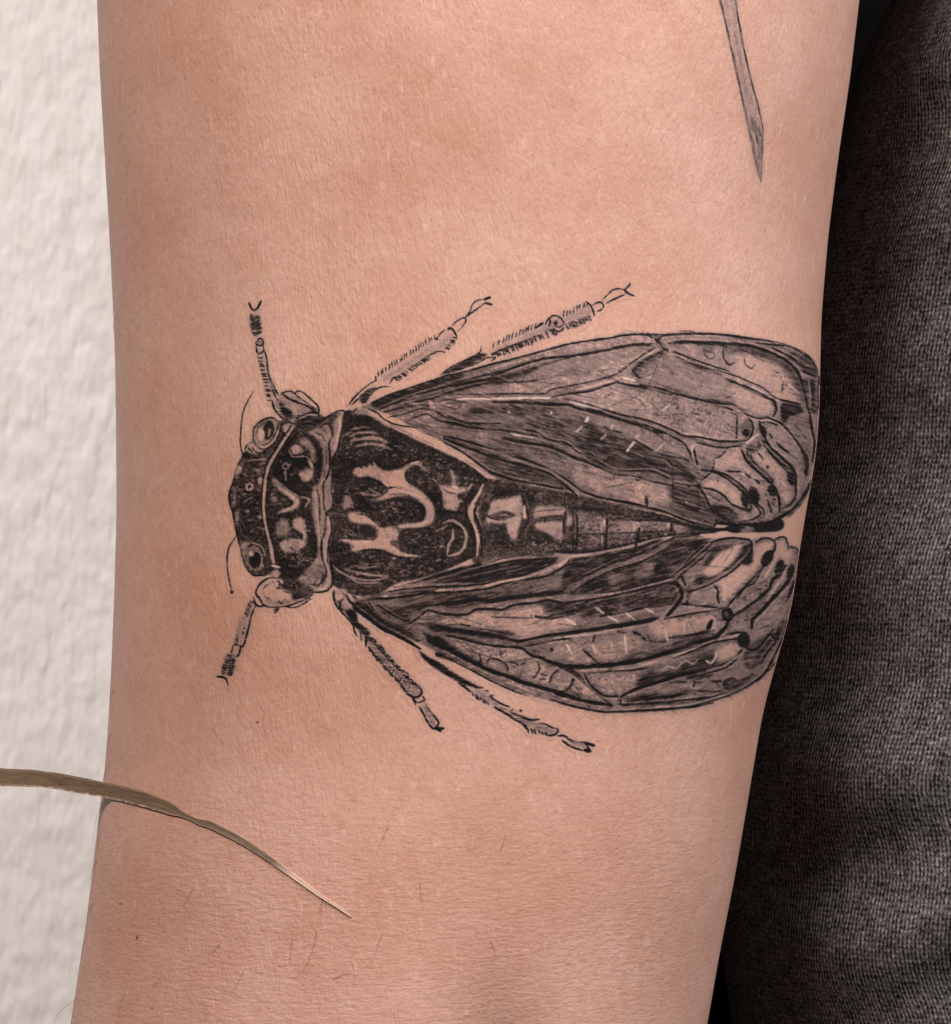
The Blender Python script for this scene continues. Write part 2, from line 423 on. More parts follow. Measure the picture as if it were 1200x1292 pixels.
def draw(ink,text):
    rng=ink.rng
    for ln in text.strip().splitlines():
        ln=ln.strip()
        if not ln: continue
        if ln[0]=='@':
            ink.cur=ln[1:]
            if ink.cur not in ink.cov:
                ink.parts.append(ink.cur); ink.cov[ink.cur]=np.zeros((ink.H,ink.W),np.float32)
            continue
        f=ln.split(); ox,oy=TILES.get(f[0],(0,0)); sc=1/6 if f[0] in TILES else 1.0
        if f[0] in T3: (ox,oy),sc=T3[f[0]],1/3
        op=f[1]; num=[float(v) for v in f[2:] if ',' not in v]
        P=np.array([[float(u) for u in v.split(',')] for v in f[2:] if ',' in v],np.float32)
        if op=='e':
            c=P[0]*sc+(ox,oy); rx,ry=P[1]*sc; an=np.radians(num[1]); t=np.linspace(0,2*np.pi,14,endpoint=False)
            ca,sa=np.cos(an),np.sin(an)
            E=np.stack([c[0]+rx*np.cos(t)*ca-ry*np.sin(t)*sa,c[1]+rx*np.cos(t)*sa+ry*np.sin(t)*ca],1)
            ink.fill(E,num[0],1.2); continue
        P=P*sc+np.array([ox,oy],np.float32)
        if op=='d':
            if ink.cur.startswith('wing') and num[0]>=2 and num[1]>.78: ink.feather(P,num[0])
            ink.stroke(P,num[0],num[1])
        elif op=='h':
            m=.66 if num[1]<.8 else .8
            ink.stroke(P+rng.randn(*P.shape)*.25,num[0]*m,.08,white=num[1]*.72,alpha=min(.9,num[1]*1.3+.15))
        elif op=='f': ink.fill(P,num[0],num[1])
        elif op in 'rz':   # r: stipple dots, z: mottled short hatching
            n=int(num[0]); lo,hi=P.min(0),P.max(0); c=0; tries=0
            while c<n and tries<n*12:
                tries+=1; q=lo+rng.rand(2)*(hi-lo)
                if not inside(P,np.array([[q[0]]]),np.array([[q[1]]]))[0,0]: continue
                c+=1
                if op=='r':
                    l=rng.rand(2)*1.6; ink.stroke(np.array([q,q+l],np.float32),1.3+rng.rand()*.8,num[1]*(.7+.6*rng.rand()),alpha=.7,taper=False)
                else:
                    an=rng.randn()*.35-.15; l=2+rng.rand()*5
                    kk=num[1] if rng.rand()<.6 else .95
                    ink.stroke(np.array([q,q+l*np.array([np.cos(an),np.sin(an)])],np.float32),1.1+rng.rand(),kk,alpha=.55)
        elif op=='t':
            n=int(num[0]); L=num[1]*sc; d=np.array(num[2:4]); d=d/np.hypot(*d)
            for i in range(n):
                u=i/(n-1)+rng.randn()*.008; q=P[0]*(1-u)+P[1]*u
                e=d*L*(.75+.45*rng.rand()); pe=np.array([-d[1],d[0]])*rng.randn()*L*.10
                ink.stroke(np.array([q,q+e*.55+pe,q+e],np.float32),num[4]*.88,num[5])
def wing_lines(ink):
    # fine needle lines fanning out from each wing base
    for part,base,a0,a1 in (('wing1',(452,513),-.17,.42),('wing2',(446,768),-.20,.42)):
        ink.cur=part
        for _ in range(150):
            an=ink.rng.uniform(a0,a1)*1.0; r=60+430*ink.rng.rand()**1.1; l=10+34*ink.rng.rand()
            bend=ink.rng.randn()*.05; pts=[]
            for t in (0,.5,1):
                q=an+bend*t; rr=r+l*t; pts.append((base[0]+rr*math.cos(q),base[1]+rr*math.sin(q)))
            P=np.array(pts,np.float32); i=int((P[1,0]-ink.x0)/ink.st); j=int((P[1,1]-ink.y0)/ink.st)
            if not(0<=i<ink.W and 0<=j<ink.H) or ink.cov[part][j,i]<.5: continue
            if max(ink.cov[o][j,i] for o in ('thorax','abdomen'))>.1: continue
            ink.stroke(P,.9+.5*ink.rng.rand(),.80 if ink.rng.rand()<.8 else .12,alpha=.28+.3*ink.rng.rand())
def finish(ink,order):
    if 'wing1' in ink.cov: wing_lines(ink)
    k,w=ink.k,ink.w
    k=blur(k,.42/ink.st); w=ink.w=blur(w,.5/ink.st)
    n1=ink.smooth_noise(.8); n2=ink.smooth_noise(2.2); n3=ink.smooth_noise(9)
    g=np.clip(k*4,0,1)
    mid=np.clip(k*4,0,1)*np.clip((1.02-k)*5,0,1)
    jj,ii=np.mgrid[0:ink.H,0:ink.W]
    def streak(deg):
        n=blur1(ink.rng.rand(ink.H+800,ink.W+800).astype(np.float32)-.5,.55/ink.st,0); n=blur1(n,4.5/ink.st,1); n/=n.std()
        a=np.radians(deg); u=(ii*np.cos(a)+jj*np.sin(a)).astype(int)%n.shape[1]; v=(-ii*np.sin(a)+jj*np.cos(a)+400).astype(int)%n.shape[0]
        return n[v,u]
    s1,s2,s3=streak(17),streak(-13),streak(3 if 'wing1' in ink.cov else 77)
    st=np.where(ink.cov['wing1']>.3,s1,np.where(ink.cov['wing2']>.3,s2,s3)) if 'wing1' in ink.cov else s3
    dens=np.clip((k-.3)*3,0,1)
    body=np.zeros_like(k)
    for p in ('thorax','head','abdomen'):
        if p in ink.cov: body=np.maximum(body,np.clip(ink.cov[p]*2-.6,0,1))
    worm=np.clip(1-np.abs(ink.smooth_noise(1.5))/.45,0,1)-.35
    k=k+mid*(.03*n1+.025*n2+.018*n3+st*(.03+.075*dens)*(1-.75*body))-body*dens*np.clip((1-k)*9,.25,1)*worm*.17
    k=np.where(body>.3,np.clip(k,0,1)*.965+.02*n3*body,k)
    if 'wing1' in ink.cov:
        wg=np.clip(np.maximum(ink.cov['wing1'],ink.cov['wing2'])*2-1,0,1)*(1-body)
        k=np.clip(k,0,1); k=np.clip(k+wg*.10*(k-.20)*np.clip((1-k)*4,0,1)*np.clip(k*8,0,1),0,1); bl=blur(k,4/ink.st)
        k=1-(1-k)*(1-wg*np.clip((k-.10)*7,0,1)*((.24-.18*np.clip((ink.x0+ii*ink.st-540)/420,0,1))+.28*bl)*(1-ink.w))
    k=np.clip(k,0,1); k=np.clip(k+.16*(k-blur(k,2.0/ink.st))*g,0,1)
    halo=np.clip(1.5*blur(ink.k,5/ink.st),0,1); 
    k=np.maximum(k,0)
    k=1-(1-np.clip(k,0,1))*(1-.22*np.clip(halo,0,1)*(1-g))
    ink.k=np.clip(k,0,1)
    reach=4.0
    for i,p in enumerate(order):
        m=(ink.cov[p]>.05).astype(np.float32)
        m=blur(m,reach*.6/ink.st)>.06
        if p.startswith(('wing','abdomen','thorax','head')): m=blur((ink.cov[p]>.3).astype(np.float32),1.6/ink.st)>.12
        ink.lab[m & (ink.lab==0)]=i+1
    # leftover halo stays with nearest dilated part
    ed=(ink.lab>0).astype(np.float32); fade=np.clip(blur(ed,1.6/ink.st)*2-1,0,1)
    ink.k*=np.where(ink.lab>0,np.maximum(fade,g),0)

DATA = """
@wing1
W f .30 2 455,515 470,507 507,493 547,480 582,470 620,460 658,450 698,439 737,431 787,423 820,421 850,421 900,422 943,426 983,434 1013,447 1030,463 1035,478 1035,500 1033,520 1031,545 1028,575 1026,590 1018,620 1005,640 990,653 960,662 905,662 893,665 860,655 815,643 765,631 740,625 700,616 670,612 640,610 612,596 590,577 560,560 520,540 490,523
L f .14 6 430,400 560,430 700,500 760,560 730,690 650,700 560,640 480,600 340,570 420,500
L f .13 6 520,220 700,260 830,330 900,430 950,520 930,590 800,560 700,480 560,420 460,360
L f .16 6 330,1000 440,940 510,950 560,1060 680,1180 660,1290 620,1180 480,1090 330,1080
M f .08 5 230,420 330,390 430,450 510,530 500,600 430,560 370,500 240,450
M f .14 5 600,200 720,200 830,300 850,420 880,480 900,540 830,590 800,480 760,420 680,330 600,260
I f .22 3 430,740 700,690 1000,620 1150,560 1180,590 1000,690 850,765 600,815 420,870 0,880 0,830 300,800
I f .18 3 0,700 200,640 470,560 700,510 1000,470 1200,455 1200,500 950,525 560,590 300,630 0,740
I f .24 4 640,890 850,840 1000,800 1200,850 1200,1080 1000,1040 800,990 620,920
H f .80 2 170,890 300,835 450,785 600,735 720,690 850,665 860,700 700,760 500,830 350,870 230,930
H f .55 3 240,950 450,890 680,800 900,740 1200,680 1200,720 900,770 700,820 500,880 300,930
J f .58 8 180,180 400,195 600,180 900,200 1000,240 1150,330 1200,430 1200,600 1000,540 850,470 700,400 500,375 250,320 200,250
J f .36 5 480,250 640,270 900,210 1050,240 1000,300 850,285 700,270 560,330 420,310
J f .42 5 300,250 500,260 560,330 400,350 200,330 100,290 60,250
K f .66 7 0,330 150,360 350,450 520,540 700,600 800,680 850,780 650,760 450,690 250,680 100,620 0,580
K f .34 6 0,230 300,330 480,410 650,470 770,560 790,620 640,560 480,480 300,410 100,340
J f .62 6 0,430 200,470 400,530 560,590 400,560 200,520
J f .55 5 480,395 700,450 900,520 1080,610 1200,650 1200,720 1000,600 800,560 500,480
J f .40 4 330,440 500,480 800,560 980,640 980,780 880,690 700,620 450,560 300,500
J f .58 5 200,520 400,600 600,640 820,720 980,850 800,810 600,770 450,730 300,650
K f .44 5 0,640 200,700 450,740 650,790 830,800 950,960 980,1080 800,1060 500,970 200,900 0,850
K f .22 5 60,650 200,720 420,770 600,830 640,900 500,950 300,900 120,850 0,780 0,680
J f .22 4 990,700 1010,655 1100,680 1200,740 1200,850 1120,830 1010,770
K f .62 6 640,790 830,810 900,880 960,1000 960,1080 800,1050 660,970
H d 2.4 .9 170,890 300,830 450,780 600,730 720,690 850,660 1000,620 1100,590 1200,565
H d 2.6 .9 230,940 350,890 480,840 620,800 760,750 900,715 1000,690 1100,660 1200,640
H d 4 .85 400,870 600,810 800,760 1000,720 1200,690
H d 2.2 .85 260,960 380,920 500,885 640,855 700,830 830,790 1000,750 1200,725
H d 3 .32 420,860 560,830 680,800 800,770
H d 3 .3 860,710 1000,670 1150,640
H d 2 .8 265,962 350,940 440,920 540,905 600,910 600,930
H d 2 .75 300,998 400,980 500,945 590,925
H d 2 .75 440,1030 500,1000 590,975 640,1000 700,1030 800,1040
H d 2.2 .8 655,950 720,990 820,1020 900,1040 1010,1045
H d 2 .8 700,1030 830,1060 950,1080 1080,1090 1200,1100
H d 4 .25 610,870 640,920 650,960
H d 1.6 .7 670,880 760,865 840,880 900,885
H d 1.5 .6 700,905 780,895 830,905 820,935 780,930 710,910
H h 3 .75 820,862 900,858 1000,860 1200,860
H d 1.8 .6 720,815 900,825 1200,822
I d 2.4 .88 0,660 100,635 230,600 340,570 470,535 560,510 700,485 850,465 1000,440 1100,430 1200,437
I d 3 .88 0,745 80,720 180,680 300,640 430,610 560,600 700,580 820,560 950,535 1080,515 1200,515
I d 1.5 .7 300,690 450,645 600,605 750,580 900,550
I h 2 .3 0,690 150,650 300,610
I f .72 2.5 0,770 150,720 300,690 430,640 350,690 280,730 150,760 0,800
I d 1.8 .7 0,815 120,795 250,790 360,780
I d 1.5 .45 450,745 580,740 740,720
I d 2.5 .5 630,705 700,722 745,715
I d 1.4 .5 830,705 920,690
I f .4 4 480,740 620,700 760,700 760,730 620,740
I d 1.7 .8 0,880 200,880 400,880 440,855 540,830 700,800 850,765 950,730 1010,690 1030,675
I h 3.2 .85 0,920 150,915 300,912 440,912
I d 2.4 .82 460,905 560,885 680,870 750,860 850,825 960,790
I d 4 .12 640,850 760,825 880,790 1000,750
I d 3.8 .92 0,945 150,945 300,952 450,962 580,962 640,985 750,1015 860,1045 1000,1085 1100,1120 1200,1145
I d 1.7 .8 540,915 620,930 730,970 860,1010 1000,1045 1200,1085
I h 3 .6 600,945 700,968 830,1003
I f .7 2.5 1070,710 1200,640 1200,750 1130,750
I d 3 .9 1200,610 1130,660 1070,710 1090,740 1150,760
I h 4 .6 1000,760 1090,780
I d 1.6 .8 1040,665 1100,625 1180,585
I d 2.2 .85 980,800 1060,815 1130,830 1200,845
I h 4 .5 1150,630 1200,600
K d 2 .6 140,130 200,90
J d 2 .8 20,260 90,290 180,320 290,325 430,325
J d 2 .85 0,315 90,325 200,355 340,370 480,380 600,400 700,420
J d 2 .85 600,370 700,390 780,440 850,460 920,470 1000,530 1060,570
J d 4 .9 440,440 600,470 750,490 880,530 980,580 1100,620 1200,660
J d 3.5 .33 700,445 830,475 930,515 1000,555 1100,592 1200,632
J h 3 .45 510,405 600,420 680,435
J d 2.5 .88 0,425 100,440 240,480 380,530 480,570 600,595 720,640 830,690 900,730 980,790 1050,840 1200,900
J d 3.5 .9 0,440 150,500 280,550 400,590 560,630 700,670 820,715 900,770 960,830 1010,870
J d 3.5 .28 300,508 450,560 560,604 690,650 800,685 900,755 1000,825 1060,872 1200,912
J h 2.5 .3 480,595 580,610
J d 3 .88 0,470 120,530 250,620 350,690 480,740 620,770 780,800 900,820
J d 1.4 .7 60,450 150,480 300,540 500,600
J d 1.4 .6 350,440 500,480 650,520
J d 1.4 .6 560,640 650,650 760,720
J d 1.4 .7 640,760 760,765 820,790
J d 1.4 .6 40,175 80,165 130,175 120,205 80,215 45,200
J d 3 .7 190,215 250,240 350,245 480,240
J d 1.6 .6 520,255 640,262
J d 2 .7 740,255 850,290
J d 1.8 .6 920,290 1060,325 1100,318
J d 1.5 .6 260,200 420,215 520,190
J e .7 870,340 45,30 0
J e .7 780,330 25,20 0
J d 2 .75 900,470 960,500
J h 4 .35 490,230 495,250
J h 5 .5 810,240 815,255
J h 4.5 .55 1095,280 1070,310
J h 3.5 .4 1050,345 1000,395
J h 3 .3 765,345 770,350
K d 3.4 .9 0,210 90,235 180,270 280,300
K d 6.5 .85 280,300 400,335 500,370 600,400
K d 2.6 .85 600,400 680,440 740,480 780,540 800,600
K d 2 .85 0,175 120,215 260,255 390,285 500,315 590,350 680,390 740,415 850,430 960,450 1080,460 1200,450
K d 1.5 .3 420,345 520,370
K d 2 .8 830,465 920,490 1020,510 1120,500 1180,485
K d 3 .85 240,20 350,40 470,60 600,95 700,110 820,140 960,155 1080,170 1160,205 1200,220
K d 2 .7 500,25 580,40 640,70 720,90 850,130
K d 2 .75 820,155 960,175 1060,205 1110,220
K d 1.6 .6 400,150 440,190 460,200
K d 1.6 .6 480,160 540,220
K d 2 .75 1140,270 1135,440
K d 1.3 .5 540,265 700,255 750,245
K d 2 .6 800,250 860,262
K r 90 .55 480,100 700,130 950,200 1120,250 1110,420 900,410 700,360 500,260
K h 2.2 .45 570,225 640,175
K h 2.2 .4 970,235 890,340
K h 2.5 .5 600,470 520,540
K h 4 .55 360,465 305,535
K h 3.5 .4 205,335 180,375
K h 3.5 .35 150,410 110,450
K h 4 .4 400,410 380,430
K h 2.5 .5 800,490 800,525
K h 5 .5 15,290 0,310
K d 2 .75 130,345 180,375 260,395
K d 2.2 .8 360,450 450,500 500,530
K d 1.7 .7 530,550 620,570 740,590 780,610
K d 1.7 .75 560,560 660,640 760,700 840,770
K d 1.5 .6 600,540 700,570 800,640 850,700
K d 1.5 .6 640,620 740,660 830,750
K d 1.6 .3 700,610 790,680 850,740
K d 1.6 .3 580,590 640,660
K d 3.5 .85 815,520 825,580 842,640
K d 2 .85 1070,515 1010,575 970,590 965,640 940,700 870,755
K f .4 4 850,540 1000,530 1050,530 980,580 950,660 880,680
K e .9 850,800 20,24 0
K d 3 .9 650,770 760,795 850,800
K d 2.5 .35 650,752 700,770 770,775
K d 2 .85 0,578 100,620 220,680 350,685 480,685 560,705 640,755
K d 3 .38 0,600 120,655 240,693 400,703 520,735 640,780 760,802
K d 2 .85 0,622 110,665 220,712 380,728 480,760 600,785 660,800
K d 3 .9 0,850 100,885 250,915 380,938 470,965 560,985 650,1020 750,1060 860,1090 950,1110
K d 3 .36 0,878 150,922 280,943 400,963 520,1000
K d 4 .92 0,900 150,950 300,975 500,1010 650,1050 800,1100 930,1120
K d 2.6 .9 850,800 890,860 940,960 985,1040 970,1100 920,1115
K d 2.6 .7 650,650 655,780 658,930
K d 2.6 .7 845,860 840,1030
K d 5 .75 450,880 460,950
K d 2 .6 200,700 210,750
K d 2 .5 640,960 740,975
K d 2 .5 720,1030 900,1030
K d 2 .75 370,740 390,755 410,750
K h 4 .35 410,790 400,825
K h 3 .3 240,780 245,790
K h 2 .3 600,840 560,880
K h 3 .3 755,920 765,925
K d 1.7 .8 870,680 940,690 1040,730 1110,780 1180,840
K d 1.7 .75 960,680 1060,715 1130,760 1190,810
K d 1.8 .8 1060,690 1170,692
K d 1.8 .75 870,810 960,830 1040,880 1100,935 1190,980
K f .72 3 940,940 1050,960 1120,1000 1140,1050 1000,1060 980,1000
L d 2.5 .88 -200,66 0,75 150,66 300,70 450,85 580,100 700,120 790,150
L d 1.5 .7 30,50 100,45 160,55
L d 2 .85 620,135 760,150 860,160 940,195 1010,240 1060,290 1090,340
L d 1.5 .7 580,98 700,112 820,140 920,175 1000,215 1070,280
L f .6 4 380,150 560,165 760,230 880,310 950,400 1000,560 940,560 900,420 840,340 760,280 600,225 450,200 380,175
L d 4 .92 0,145 100,135 250,140 400,145 560,155 660,180 760,220 850,270 920,330 960,400 990,490 1010,600 1030,680
L f .65 2.5 860,230 920,210 1000,250 1080,330 1085,390 1000,360 930,310
L d 1.5 .35 900,230 980,280 1060,330
L d 4 .9 980,350 1080,395
L d 1.6 .85 950,310 1060,330
L d 2 .85 740,170 840,220 900,250 960,310
L f .58 3 970,410 1060,400 1105,400 1105,650 1030,660 1010,560
L d 5 .8 1055,420 1050,570
L d 2.5 .35 1020,410 1030,500 1035,620
L d 2.5 .35 1082,420 1080,620
L d 3 .9 1100,390 1105,500 1103,650
L d 1.6 .6 225,170 235,220 270,255 310,240 300,200
L d 2 .7 375,180 380,250 420,300 460,280
L d 1.6 .6 535,250 545,300 590,330 615,300
L e .5 265,190 35,22 0
L e .5 440,190 50,25 0
L r 40 .55 700,260 820,280 920,360 960,520 880,530 800,450 700,340
L h 3 .35 690,340 700,370
L h 3 .35 810,370 840,420
L h 2.5 .45 860,440 950,520
L d 2 .6 830,430 820,510
L d 1.8 .85 0,200 40,215 120,260 200,305 300,335 450,380 560,425 680,480 750,540 800,560
L d 4 .9 30,250 120,310 220,345 340,395 450,430 500,455
L d 7 .88 500,455 600,500 720,558
L d 3.5 .9 715,552 760,580 778,640 755,690
L h 3.2 .45 590,462 640,490 710,522
L h 2 .2 40,225 160,290 300,350 450,405
L d 2.5 .85 800,565 870,580 960,600
L f .85 2 810,600 880,600 960,620 980,660 920,680 870,700 850,740 820,720
L d 3 .3 790,580 795,640 800,700
L d 3 .7 0,385 130,385 230,405 340,455
L d 1.5 .6 0,355 110,355
L d 2.4 .85 0,520 80,540 200,565 340,570 440,595 490,630 560,680 630,705 720,705 800,740 860,790 920,870 970,960 990,1060
L d 2 .8 290,600 370,620 450,645
L d 2 .7 0,490 80,520 150,545
L d 2 .7 410,500 440,560
L d 2 .75 480,690 475,860
L f .5 2.5 510,790 535,720 580,710 600,770 590,830 550,855
L e .9 545,815 26,26 0
L d 2 .85 560,700 590,730 602,790 580,850 540,880
L d 2.4 .9 0,800 80,840 200,850 350,880 450,880 540,880
L d 2 .85 160,885 250,910 360,930 450,920 520,915
L h 2.8 .55 550,893 640,825
L d 3.2 .9 650,730 660,780 690,850 740,930 810,990 880,1050 920,1090
L e .9 680,810 22,45 -15
L d 2 .85 670,870 720,960 800,1050 900,1150
L d 2 .85 655,738 720,738 790,760
L f .72 2 550,920 640,880 665,930 600,968 560,950
L e .4 620,905 25,15 0
L d 2.6 .88 510,940 540,1010 580,1070 640,1110 740,1200
L d 2.2 .85 550,930 570,1010 620,1060 750,1190
L d 2.5 .75 640,970 680,1020
L e .8 710,1075 11,11 0
L d 2.6 .8 725,830 750,855
L d 3.4 .85 780,890 830,940 870,965
L d 1.8 .7 870,970 930,1020
L h 2 .3 880,980 930,1030
L f .4 3 860,740 920,690 1010,700 1040,800 1040,960 1000,990 940,880
L d 2.4 .85 850,770 930,880 990,990 1000,1100
L d 3 .9 1030,680 1050,800 1070,900 1072,1000
L d 4 .65 920,760 960,800
L d 3 .65 980,830 1000,860
L d 5 .85 1005,990 1012,1080 1000,1150
L d 2.4 .4 1085,660 1082,780 1075,900
M d 2.4 .85 850,0 900,60 960,140 1000,220
M d 3 .9 1040,0 1065,100 1060,190 1050,260
M d 5 .85 1000,210 1010,280 990,340
M d 3.4 .9 690,100 740,160 820,230 890,300 920,350 925,430 920,520 880,580 820,610
M d 2 .8 680,130 780,230 870,310
M d 3.4 .9 520,170 550,240 600,290 680,370 750,430 780,480 800,560 800,640
M d 2 .8 580,200 600,250 700,340 760,410
M e .82 890,380 32,55 -10
M e .85 745,475 30,45 -40
M e .75 712,295 9,9 0
M e .6 672,232 9,14 0
M d 2.6 .8 710,540 725,590 740,645
M r 26 .7 690,470 760,480 790,560 760,660 700,600
M r 20 .4 800,380 860,400 870,480 830,500
M h 3 .4 805,400 855,450
M d 2 .8 400,325 500,330
M h 3.2 .6 515,345 590,385
M d 2.6 .8 540,345 590,380
M d 3 .8 610,385 650,420
M d 2.2 .85 210,315 300,330 380,370 450,420 520,480 590,560 640,610 655,650 600,690 500,710 340,715
M d 2.2 .85 300,325 390,350 470,400 540,460 620,560 680,620 680,680
M d 2 .8 220,455 300,465 380,510 430,570 520,610 590,650
M d 1.6 .6 250,490 310,530 370,560
M d 1.6 .5 330,390 340,410
M e .78 552,560 36,80 -20
M e .82 610,500 34,62 -25
M e .4 570,590 12,20 0
M f .7 2.5 290,590 380,590 450,630 480,690 340,710
M d 6 .92 330,722 500,732 700,722 800,680 900,620 960,560 1000,490 1040,400
M f .93 2 400,740 560,735 700,720 820,690 830,760 740,790 600,790 420,790
M f .5 2 515,752 600,745 600,785 520,788
M d 4 .55 860,680 930,610 990,530
M h 3 .25 940,480 950,510
Y d 2.4 .88 390,72 470,65 510,68 528,78
Y d 3.2 .88 380,116 470,103 530,100
Y d 5 .8 540,84 560,100 578,122 590,132
Y d 3 .8 548,88 575,68 620,64
Y d 4 .45 560,95 580,115
Y d 2.6 .88 575,70 640,63 760,64 860,72
Y d 3.6 .9 590,100 640,93 740,95 860,100
Y h 3 .3 500,98 540,96
Y d 5.5 .78 460,195 500,165 545,140 585,122
Y f .66 3 455,210 500,175 580,130 570,160 500,205 480,225
Y d 2 .9 455,205 480,230 520,238
Y d 2.6 .2 440,190 490,155 540,125
Y h 2.6 .35 445,185 500,148 530,132
Y d 1.8 .8 400,205 440,180 490,145 540,115
Y d 3.4 .9 605,145 660,170 740,200 790,220
Y d 1.8 .85 600,132 660,150 740,180 820,205
Y d 2.4 .6 600,212 660,210 740,232 775,258
Y d 1.6 .6 480,212 560,215 640,208
Y f .42 5 500,215 640,205 760,240 700,235 560,230
Y d 2.8 .88 480,255 560,272 660,300 740,320 830,332
Y d 1.8 .8 520,250 620,272 680,292
Y f .34 4 490,190 560,150 600,150 700,190 800,225 830,320 700,300 560,265 480,240
Y r 70 .5 560,310 700,330 830,360 830,450 700,440 560,380
Y f .18 5 840,260 930,290 970,330 950,360 880,350 830,310
@wing2
E f .82 3 380,790 560,715 700,670 950,590 1150,540 1200,560 1200,640 1000,660 700,700 520,740
W f .34 2 445,757 480,750 520,737 570,727 620,716 665,704 720,702 775,695 825,681 860,677 900,679 945,679 963,677 985,680 1002,690 1007,703 1008,720 1004,740 997,773 988,803 977,835 967,850 953,862 930,876 905,884 880,891 847,896 813,898 767,899 725,893 677,881 653,873 618,858 585,841 560,830 537,816 487,795 462,782
N f .10 4 600,200 700,130 760,150 720,240 660,320 560,440 450,560 360,610 350,480 330,440 480,350
N f .12 4 330,960 450,900 500,960 430,1040 330,1070 260,1060
N f .10 4 780,160 850,140 900,230 880,290 830,300 800,240 720,370 760,200
Q f .16 3 100,580 300,545 520,540 800,500 830,580 1000,600 1060,640 900,690 700,740 500,700 250,660 50,640
P f .16 3 720,150 1000,95 1200,80 1200,220 1000,245 760,250
P f .22 4 250,540 600,520 640,560 600,660 480,700 390,700 300,640
P f .22 4 0,300 300,280 560,250 570,380 350,460 150,470 0,440
Q f .24 4 100,760 350,800 620,830 800,930 1100,1020 1200,1180 900,1130 600,1050 400,960 250,900
E f .72 3 380,850 480,870 600,870 760,830 900,810 1200,790 1200,830 1000,850 780,880 650,920 630,990 540,950 440,900
E f .32 3 380,835 600,815 900,770 1200,745 1200,785 900,805 700,835 560,860
E f .8 2.5 210,870 330,850 400,900 520,990 640,1050 720,1130 620,1120 480,1050 330,950
Q f .80 3 0,310 200,255 400,185 600,145 850,130 930,150 800,220 600,290 400,330 200,350 0,360
Q f .4 3 400,380 700,310 880,280 960,230 920,300 850,380 600,410 450,410
Q f .62 4 0,420 300,410 550,400 700,400 950,390 980,420 550,470 300,490 0,515
E d 2.6 .9 60,760 70,810 110,850 100,890
E d 3 .92 110,740 160,800 210,860 270,830 340,810 480,810 640,790 800,770 1000,750 1200,740
E d 4 .4 180,740 240,820 300,815 400,790 500,750
E d 4 .24 520,725 640,715 760,705 900,705 1050,700 1200,705
E d 2 .8 480,760 600,740 760,725 900,718 1100,715
E d 2 .75 560,775 700,760 850,748
E d 2.5 .4 700,700 850,660 1000,620 1100,580
E d 5.5 .96 210,870 260,910 330,960 420,1030 520,1080 620,1130 720,1190
E d 2.4 .9 330,840 380,890 440,940 520,990 620,1030
E d 3.5 .36 350,850 420,925 520,985 630,1030
E d 2 .85 400,860 480,910 560,960 640,985
E d 3 .92 640,1000 700,960 780,900 850,920 950,935 1070,930 1150,895 1200,895
E d 4.5 .3 650,980 710,930 780,885 900,900 1050,912 1140,880 1200,872
E f .25 2 650,1040 720,960 790,930 860,950 780,990 720,1040
E d 1.6 .7 700,965 790,965 865,945 870,970
E d 1.6 .7 640,1040 700,1000 760,1010
E f .8 3 780,1000 900,1020 1050,1050 1200,1060 1200,1090 1000,1090 850,1060 790,1040
E f .9 2 770,1080 850,1110 930,1140 900,1190 790,1150
E d 2.5 .9 930,1080 1050,1100 1200,1140
E d 3 .3 860,1065 1000,1085 1150,1110
E d 2 .85 740,1060 770,1100 780,1140
E f .3 2 650,1045 730,1060 760,1130 700,1100
E d 3 .8 0,0 1,1
Q d 2.6 .9 0,412 150,402 300,387 400,375 500,342 600,317 720,302 820,285 900,250 980,200 1010,160
Q d 2.5 .9 0,370 200,355 400,335 550,300 700,260 830,210 900,178
Q d 4.2 .16 0,392 200,380 350,362 500,322 650,298 780,260 880,222 960,182 1010,142 1100,132 1200,122
Q h 2.5 .25 440,340 650,298 720,285
Q h 2.5 .35 1040,135 1190,122
Q d 2.4 .42 150,265 300,220 420,175 500,150 700,125 850,130 1000,130
Q d 2 .5 200,300 400,250 650,195
Q d 1.6 .5 450,270 600,235 740,195
Q d 2 .92 300,240 450,195 650,160 850,150
Q d 7 .9 0,500 150,485 300,455 400,470 560,445 720,430 880,410 960,390
Q d 4 .32 0,535 150,550 260,532 330,495 480,503 600,490 700,460 830,447 950,442
Q d 3 .92 0,555 120,570 240,570 300,535 400,530 500,535 560,510 650,490 740,485 830,465 900,470 980,490 1100,470 1200,455
Q d 1.5 .7 80,520 200,515 300,490 420,490
Q d 1.5 .6 420,590 550,595 700,600 760,590
Q d 2.6 .8 180,645 260,660
Q f .78 2.5 0,640 200,680 400,690 600,715 450,750 250,720 0,695
Q d 5 .95 0,660 100,680 250,705 400,725 560,762 650,772 750,755 850,730 1000,715 1200,690
Q d 3.5 .3 80,715 250,745 400,780 550,803 650,795 720,775 900,748 1050,742 1200,727
Q h 2.5 .3 900,745 1050,740 1200,722
Q d 3 .92 80,732 200,755 350,795 500,815 640,825 720,880 800,905 900,950 1000,970 1200,975
Q d 5 .9 780,890 830,915 900,945
Q d 2 .8 680,810 800,790 920,760 1030,755
Q f .66 3 830,500 960,490 1100,490 1200,510 1200,580 1100,590 1000,570 830,550
Q d 4 .65 720,580 850,600 960,590
Q d 2 .75 980,560 1060,570 1130,590
Q h 5 .6 980,605 1060,650
Q h 4 .3 430,640 470,680
Q h 3 .3 620,630 680,690
Q h 4 .4 735,575 740,590
Q h 4 .45 985,800 1030,870
Q h 5 .45 1190,800 1199,830
Q e .8 875,838 16,14 0
Q d 1.6 .6 720,840 800,860 830,900
Q d 2 .8 380,940 410,905 460,910 520,940 545,975 540,1010
Q d 1.8 .7 640,960 690,920
Q d 2.2 .75 770,930 785,980 760,1030 730,1060
